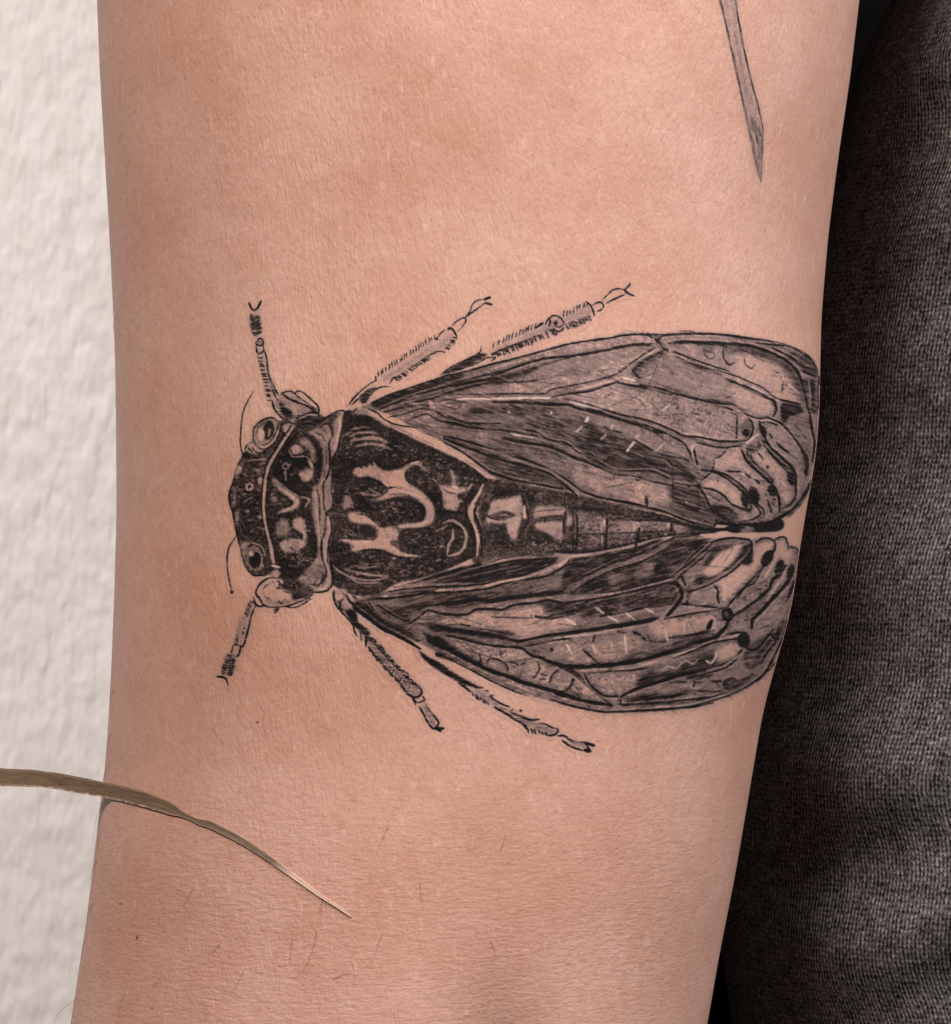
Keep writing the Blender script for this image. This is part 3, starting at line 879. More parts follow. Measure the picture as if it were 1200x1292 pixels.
Q d 1.8 .65 645,1010 640,1040
Q d 2 .8 860,1090 880,1030 940,980
Q d 2 .75 1040,1065 1020,1110 980,1145
Q e .8 1040,1065 12,10 0
Q d 2 .7 490,845 490,890
Q d 2.2 .7 330,870 340,930
Q d 2.2 .7 560,935 610,940 620,960
Q d 2 .7 790,1020 840,1040
Q d 2 .7 780,1060 830,1060
Q d 1.6 .6 1060,1120 1110,1140
Q r 22 .5 200,790 400,820 600,850 700,920 500,890 300,870
Q f .88 2.5 0,730 80,790 200,860 350,940 300,950 150,885 0,810
Q d 6 .95 0,790 100,840 200,890 330,960 450,1010 550,1042 650,1082 800,1125 950,1165 1050,1200
Q h 3 .3 120,880 170,900
Q d 2.2 .85 90,905 200,960 280,1000 370,1050 470,1100 600,1155 700,1190
Q h 3.5 .3 540,1085 650,1125 760,1165
Q f .75 2.5 0,850 60,870 130,920 60,910 0,890
O f .75 3 100,420 250,370 450,330 600,290 750,250 850,262 700,350 500,430 300,500 150,570 50,620
O f .66 3 100,640 200,560 400,480 600,410 800,330 900,250 1100,230 1180,260 1000,430 930,490 700,590 400,640 200,660
O f .66 3 80,715 300,705 600,655 870,590 940,600 950,680 900,740 700,760 400,820 150,800 60,740
O f .4 3 600,490 720,420 760,440 740,500 640,540
O f .45 3 370,540 480,500 540,530 460,580
O e .8 800,465 45,50 0
O e .8 1110,300 60,48 -20
O d 3.6 .42 100,640 200,560 300,510 450,440 600,400 750,330 850,270 920,235 1050,220 1120,220
O d 2 .88 130,650 220,585 330,525 470,465 620,425 770,355 860,300
O d 2 .88 160,560 300,485 450,415 600,370 750,300 860,250 920,225 1100,205
O d 3.2 .4 150,730 400,690 600,642 750,592 870,562 940,545
O d 2.6 .9 90,720 300,695 500,655 700,610 860,572
O d 2.2 .85 300,650 500,630 700,575 900,525 960,470
O d 3.6 .4 930,490 1000,420 1100,330 1180,270
O d 2 .85 960,460 1040,370 1130,290
O d 2 .85 980,470 1060,395 1140,320
O d 5.5 .92 860,577 920,577 950,620 962,670 930,730 880,790 832,845
O d 4 .3 990,590 1010,640 970,720 900,800
O d 2.6 .85 950,490 970,550 990,590
O d 2 .8 1040,630 1010,700 990,740
O d 2.5 .9 1030,630 1110,620 1200,570
O d 2 .6 900,390 960,440
O d 3.5 .7 700,750 750,740
O e .85 470,760 22,18 0
O d 2 .8 340,830 520,795 700,760 800,740
O z 60 .4 100,600 300,510 600,410 850,300 920,250 880,330 700,430 500,520 300,620
O z 60 .4 100,740 400,700 700,640 900,600 920,680 700,740 400,800 150,780
O z 40 .45 120,440 300,390 600,310 700,300 600,370 400,440 200,530
O h 4.5 .5 90,850 160,890
O h 4.5 .4 310,760 370,805
O h 3 .55 400,825 485,865
O h 3 .55 540,805 600,850
O h 3.5 .5 680,765 750,800
O d 6 .93 0,970 150,945 300,925 450,900 600,880 720,855 780,840
O h 3 .45 0,998 150,970 300,955 450,930
O d 1.8 .8 0,1005 120,995
O d 2.2 .85 820,850 900,830 1000,808 1100,795 1200,785
O d 5 .7 590,940 650,970 690,1010
O d 2 .6 700,960 720,1010
O d 2.4 .7 470,940 530,950
P h 3.6 .5 90,320 130,390
P h 4 .5 285,315 310,385
P h 3.4 .4 430,300 430,355
P h 3.6 .55 530,245 542,385
P h 3.6 .55 830,205 855,290
P h 3.6 .45 975,155 980,215
P d 2.5 .8 215,360 260,400 340,470
P d 2.5 .7 300,250 290,300
P d 4 .8 1180,140 1150,210
P d 4 .65 860,270 1000,250 1200,210
P d 3 .6 720,295 820,300 840,290
P f .5 4 560,400 750,360 1000,300 1200,230 1200,270 1000,340 750,410 560,450
P d 7.5 .94 0,460 100,485 250,490 400,475 550,455 700,425 850,380 1000,350 1100,300 1200,250
P h 4 .55 540,492 700,460 850,412 990,372
P d 3.5 .3 250,505 400,505 540,492 1000,372 1100,335 1200,290
P h 3 .2 150,510 400,505
P d 2.4 .85 0,470 60,500 150,545 230,620 310,690 380,740 430,775
P d 2 .8 60,490 160,530 250,625 330,695 400,750
P d 3.2 .9 225,545 260,610 320,670 390,710 480,710
P d 2 .8 215,535 400,525 600,510 700,495
P e .8 140,590 12,12 0
P e .7 335,580 10,10 0
P e .7 385,580 10,10 0
P d 1.8 .7 140,595 120,640 85,665
P d 1.6 .6 160,650 210,665
P f .72 4 640,560 750,500 900,470 1000,440 1200,380 1200,490 900,560 700,620 620,640
P f .35 3 740,520 850,470 930,480 880,520 800,540
P d 5.5 .94 500,715 560,680 650,645 750,612 850,582 900,567 1000,545 1200,500
P h 3 .35 800,520 850,485 930,492 980,435 1040,465 1090,425
P f .8 3 520,770 600,715 750,690 900,690 1040,660 900,740 700,760
P d 3 .4 520,725 650,675 800,630 1000,575 1100,550
P d 2.6 .85 1000,580 1100,565 1200,545
P d 1.8 .75 1050,640 1070,610 1120,605
P d 2 .75 860,610 1000,600
P e .7 1165,572 12,10 0
P d 5 .92 0,690 100,715 250,750 430,780
P d 2.6 .9 500,740 520,775 700,762 900,745 1100,730 1200,715
P d 3 .92 -30,735 150,790 300,820 400,830 560,825 740,810 900,800 1050,790 1200,760
P d 3 .3 440,740 470,770 500,790
P h 2.6 .25 750,795 950,785 1080,765
U d 2.6 .92 0,945 200,940 400,925 600,890 750,850 880,800 1000,740 1100,670 1190,580
U d 2 .85 0,890 150,890 350,880 500,860 700,835 800,810 900,780 1000,720 1050,670
U h 3 .35 450,905 600,880 800,825 950,755 1050,680
U d 2.5 .6 560,790 800,795
U d 2 .7 700,720 780,715
U e .7 850,735 60,45 -20
U e .5 850,730 20,15 0
U f .7 3 800,790 900,770 1000,700 1040,650 960,690 880,720
U d 3 .8 580,720 570,760
U h 3.6 .55 665,560 700,585 735,540 745,490
N d 2.4 .88 -20,410 60,350 150,280 240,200 290,150
N d 2.4 .88 30,420 100,350 190,280 270,210
N d 3 .4 0,400 90,345 170,280 250,210
N f .82 2.5 180,400 300,395 430,310 500,240 540,170 585,180 500,290 400,360 280,430 170,460
N f .05 2.5 240,360 310,270 400,200 500,150 490,210 430,300 350,370 270,395
N f .7 2.5 300,180 420,170 440,180 330,230 260,320 220,330 270,240
N d 3 .92 280,150 350,122 450,112 570,127 590,170 580,230 500,310 430,370 350,420 250,470 150,510 100,520
N d 3 .4 570,215 490,300 400,375 280,445 170,495
N f .8 2 510,300 560,320 600,285 595,220 560,250
N d 2.6 .85 620,145 680,115 740,122 770,155 760,210 745,230
N d 2.2 .8 760,130 800,108 850,115 870,200
N e .84 708,265 40,68 30
N d 2.4 .88 690,320 600,420 520,500 450,580 410,630
N d 2 .85 670,350 610,450 540,490 480,570
N d 4 .12 790,245 740,330 690,410
N h 2.5 .25 740,330 690,410
N d 5 .9 850,320 800,390 750,430 720,500 620,590 520,660 430,720 380,800 300,870
N e .84 800,340 32,62 20
N r 26 .7 480,600 700,420 760,380 720,480 600,570 480,640
N r 26 .65 420,780 600,640 800,440 820,460 660,650 480,780
N d 6 .9 900,330 870,430 800,520 740,580 660,670 600,730 590,800
N e .88 885,375 24,66 12
N d 4.5 .9 940,380 900,480 840,620 780,720 700,800 650,835
N d 4 .2 850,350 820,420 760,500 700,590
N h 2.5 .3 790,450 740,530
N d 2.4 .5 910,210 940,250 950,330
N d 4 .6 870,180 930,190 940,230
N d 2 .4 960,330 940,420 900,560 850,680
N h 2 .3 950,340 920,470
N d 2.2 .8 100,565 130,520 300,455
N d 3.4 .9 310,475 335,515 330,560 345,605
N d 3.6 .85 60,612 200,625 370,645
N d 2 .85 0,715 150,685 300,662 370,655
N e .86 405,690 45,55 0
N e .55 400,690 16,22 0
N d 4 .8 290,730 270,800
N f .62 3 0,900 150,870 270,830 285,860 150,930 0,965
N d 4 .75 0,870 150,850 270,822
N d 3.4 .9 0,960 200,900 330,858 400,790
N d 3.4 .2 0,1000 100,972 250,922 400,872 530,830
N h 3 .5 0,1003 110,970
N h 3 .55 460,850 525,832
N d 2.6 .9 0,1022 150,965 300,907 480,872
N e .9 530,885 48,62 0
N d 3 .9 400,842 510,825
N d 3.4 .9 515,960 450,1030 350,1080 200,1110 0,1160
N d 3 .35 500,990 400,1070 250,1115
N h 2.5 .35 480,1010 380,1085
N d 2.2 .85 480,1030 380,1100 200,1150 100,1170
N f .62 3 600,900 720,840 780,780 860,720 800,880 720,960 620,1100 540,1080 540,980
N f .28 3 600,860 690,760 800,660 860,560 860,640 780,740 690,830 620,880
N d 2 .75 660,800 720,770
N d 2.6 .85 530,930 580,960 640,945 700,870 760,800
N d 2.6 .85 740,850 770,900 700,990 660,1060
N d 2 .4 760,930 700,1030 640,1130
N d 2.6 .92 860,740 830,860 760,1010 690,1130 620,1200
N e .5 590,1020 30,40 0
N d 4 .85 800,780 780,860
@abdomen
W f .80 2 600,620 612,604 640,607 680,614 720,622 770,634 820,647 870,660 905,666 905,672 880,674 840,677 800,686 760,697 700,701 640,703 600,712 596,690
G f .93 3 380,320 540,350 560,380 500,410 420,390 380,360
G f .18 2.5 370,430 480,410 580,390 595,470 590,560 570,640 540,740 480,680 470,610 430,610 340,600 310,600 340,500
G f .85 2.5 340,640 400,615 460,620 480,700 520,760 400,790 330,720
G f .72 1.5 330,550 400,520 470,505 550,540 480,570 420,580
G d 1.8 .85 310,530 360,565 430,578
G d 1.5 .4 420,545 480,530
G d 4 .88 600,400 615,480 645,560 600,640 570,710
G d 3 .88 645,400 650,470
G d 4.5 .22 608,470 612,560
G h 3 .25 600,500 625,555
G f .38 2.5 690,480 800,470 920,490 920,540 760,550 690,560
G f .22 2.5 700,600 900,580 910,650 890,720 820,720 780,680 700,640
G d 2 .8 690,580 780,550 920,545
G d 1.6 .7 700,510 900,495
G d 2.8 .88 925,500 908,600 908,690
G h 2 .3 940,525 962,540 962,600 928,620 940,560
G f .08 1.5 940,520 962,540 962,605 925,622
G f .9 3 640,640 700,660 800,690 840,760 700,770 640,720
G d 2.5 .9 970,480 985,600 980,760
G d 2 .85 990,600 1130,605
G f .5 4 990,620 1200,560 1200,700 1080,660
G z 50 .4 650,700 800,740 1000,760 1200,740 1200,790 800,800 650,780
O f .85 4 130,0 300,0 500,40 700,60 900,120 1050,170 700,190 400,90 130,60
O z 110 .38 140,100 400,60 700,90 1000,170 850,230 600,260 400,300 150,310
O r 60 .15 250,110 500,100 870,120 850,200 600,220 300,220
O h 4 .4 375,95 375,145
O h 4 .5 640,120 640,150
O h 3 .35 860,110 860,150
O d 2.6 .9 380,180 375,320
O d 3 .92 650,160 625,210 615,330
O d 2.4 .88 890,110 880,190
O f .35 3 560,110 860,110 860,160 700,170 560,160
O d 3 .92 0,330 200,340 400,310 600,270 760,230 900,210 1200,190
O d 3 .4 0,350 150,365 300,350 450,322 600,292 750,245
O h 2.5 .4 130,372 250,360
K d 5 .94 300,1060 600,1060 800,1110 950,1130 1200,1110
G f .60 3 1000,520 1180,540 1190,640 1010,620
G f .66 3 1000,640 1190,660 1190,740 1010,750
O f .58 3 180,110 350,110 360,190 200,200
O f .70 3 180,220 360,210 360,290 190,300
O f .52 3 410,110 590,110 590,180 420,190
O f .70 3 410,210 590,200 580,260 420,280
O f .50 3 665,110 850,120 850,175 670,185
O f .70 3 670,200 800,190 780,225 680,235
O f .5 2 910,130 1000,160 960,190 910,185
O z 170 .45 180,110 1000,150 900,200 600,250 190,300
O d 3 .93 165,60 172,180 160,320
O d 3.2 .93 395,90 392,200 385,310
O d 3.2 .93 645,100 630,210 612,300
O d 2.6 .92 885,110 880,190
O d 2 .85 170,205 380,200 600,190 860,182
O d 2 .35 350,120 352,190
O d 2 .35 600,115 596,180
O d 2 .4 360,215 358,280
O h 3 .35 376,95 374,135
O h 3 .4 640,118 638,150
O h 2.5 .3 862,118 860,150
@thorax
W f .86 1.5 433,522 455,519 490,537 527,555 560,570 593,587 615,605 610,613 595,638 592,648 600,668 603,685 601,700 580,712 540,727 500,737 478,750 450,752 430,745 422,740 417,735 416,715 414,690 418,665 416,648 419,630 420,610 421,585 427,565
D z 160 .5 150,250 600,380 1100,540 1150,700 900,900 500,480 150,460
E z 160 .45 100,560 400,480 900,520 900,600 600,680 300,740 150,680
D z 60 .55 120,650 400,650 460,720 380,760 140,840
D z 40 .5 400,820 720,800 720,920 420,920
E z 60 .5 560,300 900,300 880,460 700,470 600,400
E z 30 .45 130,300 260,280 260,340 130,350
E z 60 .6 200,480 500,500 500,560 220,560
D d 3 .48 190,300 260,277 340,272 400,282
D d 5 .46 200,340 300,318 400,320 470,345
D d 1.6 .9 190,310 300,290 420,292
D d 1.6 .92 190,352 300,340 420,355
D d 2.5 .5 200,250 300,232 380,240
D d 3 .5 230,380 330,360 420,370 500,400
D f .12 2 205,560 260,530 330,520 370,490 400,530 450,560 540,555 590,540 640,510 700,490 730,500 745,530 790,550 750,555 700,525 650,535 610,570 610,610 630,650 690,690 740,720 780,760 810,800 835,860 830,930 800,970 740,995 640,1000 560,1000 520,985 600,960 700,950 750,930 760,880 750,830 700,790 640,760 580,750 500,770 430,790 380,795 310,780 380,770 440,745 480,710 450,670 400,635 330,610 240,610
D d 2.8 .95 360,460 400,510 470,533 570,527 640,495 740,475
D d 2.8 .95 230,625 330,625 400,645 470,690 550,685
D d 2.6 .85 255,505 280,545
D d 2.6 .85 300,495 320,540
D d 2.6 .85 340,480 365,525
D d 3 .9 620,570 615,620 640,655
D d 1.8 .7 480,745 600,740 700,780
D d 2 .6 540,700 600,690
D h 2.5 .25 520,575 600,565
D h 2.5 .3 440,650 480,690
D h 2.5 .25 600,720 730,760
D h 2.5 .3 650,510 710,495
D h 2.5 .35 560,992 700,975 780,950
D d 2.5 .95 420,800 560,780 700,810 750,870 740,930
D d 4.5 .5 280,740 400,750
D d 3 .45 330,700 420,745
E f .14 2 170,180 210,155 290,160 340,190 390,235 430,270 520,265 560,300 560,340 540,370 490,385 540,420 580,455 660,480 740,485 700,500 620,500 540,490 480,460 420,440 360,440 260,455 200,450 190,400 120,375 120,360 250,365 350,370 390,350 400,310 380,270 320,250 230,240 190,220
E f .97 2 270,270 340,260 380,300 375,345 300,340 265,320
E d 2 .8 250,170 320,185 400,250 420,270
E d 1.8 .7 490,370 540,400 570,450
E d 2.6 .95 250,455 340,440 430,450 530,490 640,510
E d 1.8 .6 200,400 220,430
E h 2.5 .35 210,385 350,375
E h 2.5 .25 420,310 510,320
E h 2.5 .35 600,480 700,490
E h 2.2 .3 130,370 200,372
D f .2 2 850,660 880,720 890,800 900,850 940,860 1000,860 1020,800 1000,750 1050,720 1090,690 1000,680 990,620 970,560 945,560 965,640 960,690 900,680
D d 1.8 .75 890,690 930,725 1000,740
D d 2 .8 940,640 930,680
D h 3 .4 960,680 1000,690
D h 2.5 .4 1030,715 1065,712
D h 2.5 .3 920,820 960,830
D d 2.4 .45 1000,800 1040,790
D d 2.4 .4 1115,660 1090,700
D d 4 .97 840,870 950,880 1070,885
D e .97 1105,750 28,60 35
D d 2.5 .5 810,620 850,650
D r 40 .45 140,740 200,750 210,840 140,850
D h 3 .2 160,770 185,785
E f .45 2.5 140,60 190,50 200,110 140,130
E d 4 .42 890,240 960,222 1020,250 1062,300 1070,370 1050,430 1010,470 930,490
E d 4 .42 970,290 970,350 940,400 925,475
E d 1.6 .9 975,300 985,360 955,430 960,460
E d 2.4 .55 840,300 890,280 930,250
E h 2.4 .3 885,415 890,420
E d 2.2 .5 60,560 130,620 220,655 300,672 380,672 480,650
E d 2.2 .5 210,605 330,632 480,640
E d 1.8 .55 210,560 300,575 420,565
E d 2.4 .5 80,590 180,640 260,690 400,690
E d 2 .95 200,585 330,600 480,600
E d 2 .95 230,640 320,655 420,655
G d 6 .95 160,420 175,520 210,620 230,760
G d 3.8 .25 298,310 260,390 200,480 190,530 230,620 260,720 250,850
G h 2.2 .2 220,590 255,700 260,760
G h 2.2 .2 290,330 225,450
G d 2.2 .92 240,470 230,530 275,640 290,760 280,850
G d 2 .5 265,480 255,530 295,640
D d 3.6 .44 340,130 420,190 480,220 560,242 650,290 780,350 900,410 1050,480 1190,560
D d 4.4 .36 650,292 780,352 900,410 980,445
D h 2.6 .3 820,375 920,415 1060,485
D d 2.4 .92 330,95 400,130 450,175 540,215 700,240
D d 2.6 .93 400,215 480,260 600,310 720,370 860,430 1000,490
D f .42 2.5 190,120 230,95 270,85 320,100 340,140 250,140
D f .93 2.5 140,150 260,150 330,160 460,230 430,290 300,220 180,230 140,250
D d 2 .85 160,110 210,120 240,90
@head
W f .80 1.5 310,567 300,585 295,603 290,623 291,637 295,653 297,670 303,687 305,700 308,710 318,725 338,725 353,730 367,745 377,753 395,747 407,746 416,738 417,713 413,690 415,665 418,640 420,600 427,568 432,523 408,527 400,538 385,535 365,530 350,530 340,527 325,533 319,545 318,560
B f .43 2 720,215 830,140 890,150 970,50 978,100 940,350 895,420 890,650 897,760 850,825 890,900 885,1000 860,1100 860,1200 770,1200 790,1100 770,960 745,800 750,640 800,580 825,430 815,330 780,250
C f .44 2 850,0 930,0 935,150 950,330 920,395 830,400 780,360 720,320 700,290 800,200 830,150
B f .9 3 560,240 640,210 720,230 790,300 815,420 790,560 740,640 730,860 760,960 780,1090 740,1200 480,1200 440,1000 400,760 410,560 460,440
B f .84 3 240,420 380,400 400,480 370,560 360,700 370,880 400,1000 430,1150 340,1000 220,980 200,800 200,600
B z 130 .5 200,480 380,430 360,700 380,900 400,1020 250,980 180,700
B z 70 .5 480,400 560,340 720,300 780,450 740,580 620,600 500,520
B z 40 .5 420,640 520,700 540,760 420,780
B z 50 .5 480,1100 700,1100 740,1200 500,1200
C z 60 .45 580,120 800,120 820,180 720,250 560,180
C z 60 .5 720,260 880,220 900,330 820,370
C f .92 3 540,200 700,210 800,180 740,250 680,300 560,300
C f .55 3 800,200 880,190 905,260 900,310 830,290 760,260
B d 2.2 .9 820,100 880,95 930,55 985,50 985,90
B d 2.6 .85 800,180 850,145 885,170 895,240 870,300 880,400 870,520 830,600 830,690
B d 1.6 .7 830,130 890,130 905,200 900,260
B d 1.8 .6 850,300 850,420 830,560
B d 2 .75 770,215 820,240 840,280
B d 2.2 .6 820,180 850,220
B d 3 .12 955,100 955,180 935,260 915,340
B h 3 .3 950,90 950,170 932,260
B d 2.4 .92 985,90 960,230 935,350 900,410 900,560 890,650
B d 2 .85 780,640 800,740 800,860 790,920
B d 2 .8 830,620 830,760 850,820
B d 2.6 .9 890,660 905,730 890,790 850,825 880,870 890,960 870,1030 860,1200
B d 2.2 .8 845,840 840,960 810,1060 830,1200
B d 2.4 .3 865,850 875,950 850,1060 845,1200
B d 2.4 .3 770,660 775,780 790,900 800,1060
C d 2.4 .85 880,0 875,120 900,200 910,260 890,320 830,350 780,340
C d 2.8 .32 900,0 900,150 930,240 935,320 900,370 830,380
C h 2.4 .3 925,290 900,370 840,382
C d 2.6 .92 935,60 945,200 965,300 940,370 890,400 810,405
C d 2.4 .8 860,240 890,280 870,330
B d 4 .32 618,145 560,230 490,340 425,450 395,540 385,640 375,760 385,880 410,1000 440,1100 455,1200
B d 1.5 .95 600,130 545,215 470,330 405,440 375,540 365,640 358,760 368,880 390,1000 415,1100
B d 1.5 .95 635,150 580,235 510,345 445,455 415,545 402,640 394,760 404,880 430,1000 460,1100
B h 1.8 .2 560,230 500,325
C d 3.6 .34 478,10 510,180
C h 3 .7 500,202 560,216
C h 2.5 .2 485,80 512,170
B f .45 3 640,270 700,260 760,330 770,420 730,440 720,350 660,310
B f .12 3 575,350 590,310 640,305 680,350 660,375 600,380
B d 2 .4 565,350 600,398 690,395 720,430 730,490
B d 2 .92 540,350 590,410 690,405 710,440
B f .97 2 590,440 640,425 695,430 710,455 660,478 600,472
B d 4 .3 735,440 745,500 730,560
B f .14 3 640,520 690,495 750,490 745,560 700,590 660,570
B d 2 .9 640,570 690,598 740,580
B d 2 .5 545,440 570,470 545,490 520,470 545,440
B d 2 .45 540,500 545,580
B f .42 3 440,560 480,570 560,640 640,690 660,740 610,690 540,680 470,620
B f .12 2.5 470,600 540,640 620,700 655,740 620,790 560,815 490,830 480,820 520,790 580,770 600,740 560,700 490,650
B h 2.5 .3 540,660 630,720 635,750
B h 2.5 .3 510,815 570,800
B d 2.4 .94 470,550 540,610 620,670 700,690
B d 3 .95 540,710 590,740 570,770 500,790
B d 2.2 .45 660,700 720,720 690,780
B f .2 3 600,880 650,850 690,880 700,950 700,1030 650,1090 560,1110 510,1080 540,1050 620,1040 670,1010 650,970 600,930
B d 2.4 .6 690,950 730,960
B d 3 .95 600,950 640,985 665,985 660,1020 620,1020
B d 2.4 .94 440,920 480,870 560,850 620,820 680,850 720,860
B d 2 .9 570,860 565,940 590,1000
B d 2.6 .8 470,1010 560,1010 640,1040
B d 2 .8 560,1080 610,1100
B f .5 3 480,890 560,880 560,980 470,990
C f .25 3 560,20 680,0 760,20 700,90 590,100
C d 2 .8 640,60 660,85
C d 3 .7 580,130 640,150 690,150
B d 2 .92 230,390 190,440 165,510 145,590 120,660 115,740 140,810 150,870 165,950 180,1010 200,1080 210,1150
B d 3 .94 125,640 117,700 125,770
B f .12 2 150,650 165,640 165,700 165,760 140,770 145,700
B f .22 2 165,800 190,800 190,870 175,910 160,880
B f .3 2 160,500 200,450 225,450 215,500 190,540 165,560
B d 2 .85 180,460 220,470 210,520 170,540
B d 2.4 .75 175,680 190,720 170,770
B d 2 .8 200,880 200,980
B d 3 .3 270,600 292,620 280,645 255,645 248,620 262,602
B e .9 270,622 11,11 0
B e .35 255,810 14,12 0
B e .3 350,580 16,30 10
B e .4 345,855 20,14 0
B d 2 .85 235,460 320,440 390,430
B d 2 .45 240,430 330,420 400,420
B d 2 .5 330,930 390,950
B d 2 .85 250,390 320,405 380,390 390,350
B d 2 .8 180,1000 230,990 250,1020
B d 2 .85 290,700 320,760
B d 1.6 .45 220,740 300,700
C d 2.6 .9 260,60 275,110 290,190 350,270 420,277 470,268
C d 1.8 .7 240,20 270,70 330,30
C f .35 2 270,40 330,25 370,40 320,70 290,110
C f .3 2 490,260 540,230 560,270 530,290
@eye1
B f .48 1.5 295,250 300,185 340,140 430,98 490,125 495,190 460,260 410,310 370,328 320,305
B d 2.4 .85 300,250 300,190 330,150 370,120 430,100 480,125
B d 1.8 .75 320,230 340,170 400,130 450,130
B d 2 .9 490,140 470,220 420,290 370,310
B d 2.4 .25 490,190 460,262 410,312 370,325 330,310
B d 1.6 .88 505,190 470,275 420,330 370,340 320,320 300,260
B e .93 412,200 42,72 10
B e .5 420,215 10,30 10
B e .08 358,230 24,42 0
B h 3 .3 355,210 358,250
B f .3 2 235,350 250,310 290,280 310,310 350,340 380,345 330,380 280,370
B d 2 .8 235,340 250,310 290,285
B d 2 .8 290,330 330,370 380,360
B d 2 .85 260,330 290,360
B d 2 .85 490,130 530,140 545,120
B f .35 2 520,170 560,140 590,155 560,210 540,225
B d 2 .85 500,190 530,230 550,240
B d 2 .85 590,140 560,205 530,220
@eye2
C f .55 1.5 275,100 320,40 400,60 440,130 430,220 380,255 320,230 290,180
C d 2.4 .88 320,60 360,40 410,70 440,140 425,210
C d 1.8 .4 350,30 420,60 450,130
C e .95 372,160 46,62 0
C e .06 345,112 18,18 0
C h 3 .4 345,105 346,120
C d 1.8 .35 420,150 430,210
C d 2 .8 300,120 295,180 330,230 380,250 430,240
@antenna1
A d 1.7 .9 300,800 270,850 235,920 215,990 205,1080 200,1200
B d 1.7 .9 215,80 205,180 200,290 215,370 230,390
@antenna2
B d 1.7 .9 175,990 120,1070 100,1140 100,1200
C d 1.8 .9 215,0 175,70 160,160 165,250 180,330 195,385
C e .9 195,402 13,15 0
@foreleg1
A f .30 3 325,410 375,410 395,530 420,680 490,820 450,880 400,840 360,700 330,540
A d 2.4 .95 265,128 278,165 305,195
A d 2.6 .95 358,115 335,165 305,195
A f .35 3 270,220 350,220 355,350 325,390 280,320
A t 12 38 -1 -.45 1.7 .9 300,235 325,385
A t 10 42 .9 -.5 1.7 .9 305,250 325,375
A d 2 .9 320,430 345,400 372,420 370,445 345,455 318,440 320,425
A e .5 345,430 22,20 0
A d 2 .9 318,455 325,500 345,518 378,490 370,450
A d 2.2 .92 375,490 395,530 405,610 415,680 440,740 470,800 490,830
A f .5 3 400,640 420,700 450,750 440,770 410,720
A t 15 34 1 .05 2 .88 332,550 405,870
A f .42 2.5 450,900 490,840 530,805 600,810 700,900 790,960 800,1000 700,1070 600,1060 540,1020 480,970
A d 2.4 .92 440,870 455,930 500,990 540,1020 550,1045
A d 2 .85 430,760 470,850 480,870
A f .9 2.5 500,890 560,930 600,980 570,1015 510,970
A f .84 2.5 620,1000 700,960 790,970 830,1000 800,1060 700,1095 620,1070
A f .35 2.5 590,900 650,920 720,950 640,970 600,950
A d 2.6 .92 520,820 570,860 640,890 700,910 740,935 790,975
A d 1.7 .85 500,830 530,808 580,800 620,830
A d 2.2 .92 610,820 640,800 680,815 730,860 790,920 795,985
A d 2 .9 600,815 650,850 720,900 790,950
A f .15 1.5 640,820 690,840 760,910 780,935 700,880
A d 1.6 .3 640,1010 720,980 780,985
A d 2 .9 540,1000 580,1040 620,1050
A d 2 .9 800,1010 850,1000 900,965
@foreleg2
C f .30 3 330,470 375,500 340,640 300,790 250,890 190,880 210,790 250,640
C f .12 2 540,290 480,297 420,330 382,390 390,430 430,490 480,513 600,508 700,480 640,460 640,420 560,340
C f .85 2.5 560,340 700,320 800,375 800,420 770,445 680,470 640,460 645,420 590,390
C d 2.4 .92 560,300 480,295 420,330 380,390 385,430 430,490 480,515 600,510 700,480 770,450 810,415
C d 1.8 .5 430,385 460,350 520,322
C d 2 .8 540,315 560,335 548,365 530,385
C d 1.8 .7 540,370 590,390 640,420
C h 2.5 .2 420,370 460,330 510,315
C f .35 4 430,470 560,470 650,460 600,500 490,505
C r 40 .6 420,400 460,470 560,490 660,470 600,450 500,470
C d 2 .88 610,515 650,520 720,500 800,450
C f .2 1.5 640,505 720,485 780,450 720,490
C d 2 .8 515,558 535,550 555,520
C d 1.8 .75 515,540 540,525
C d 2.4 .9 360,440 375,490 400,510 430,508 425,480 405,445 385,425
C h 3 .4 385,450 405,475
C d 1.8 .85 340,470 365,480 375,510
C d 2.2 .92 375,510 350,560 330,640 310,720 292,790 275,812 245,805
C t 19 34 -.75 -.8 1.8 .88 352,490 240,800
C f .3 3 270,600 310,600 290,720 240,780 230,720
C e .8 290,672 10,10 0
C e .8 280,712 10,10 0
C d 2 .9 245,805 215,800 200,830 190,870
C d 2 .9 262,820 248,878 225,892
C d 1.8 .85 235,740 240,790
C f .5 2.5 190,870 225,900 228,980 180,1040 120,1015 130,930
C t 9 38 -.9 -.4 1.8 .9 190,890 140,1030
C t 8 36 .9 .3 1.8 .9 180,900 165,1020
C t 8 30 -.6 .8 1.6 .85 220,900 200,1010
C d 2.8 .95 80,1042 120,1045 150,1060 168,1108
@midleg1
H d 2 .88 0,905 60,830 140,760 200,725
H d 1.8 .8 20,910 80,850 150,790
H f .86 2.5 80,850 170,770 220,785 170,830 130,895 90,885
H d 2 .88 110,890 160,830 230,775 310,765
H d 2.4 .9 205,690 205,725
H f .34 5 230,700 450,560 650,430 760,360 800,400 700,500 500,610 330,720
H t 22 36 -.1 -1 1.9 .85 225,690 650,410
H t 16 40 .75 .45 2.2 .85 345,700 590,535
H d 2 .8 310,745 340,700 380,695
H d 2 .85 600,535 640,515 690,498 735,512
H d 2.2 .4 265,720 380,640 500,560 560,520
H d 2.2 .35 600,490 680,440 740,405
H d 2 .8 665,408 690,370 730,335
H d 3.2 .9 750,335 775,325 800,350 818,388
H e .85 665,408 14,10 0
H t 7 38 .9 .25 2 .85 725,480 790,395
H d 1.9 .85 780,305 820,270 875,245 887,265 870,300 825,350
H d 1.8 .8 885,240 920,190 935,150 970,115 1030,105
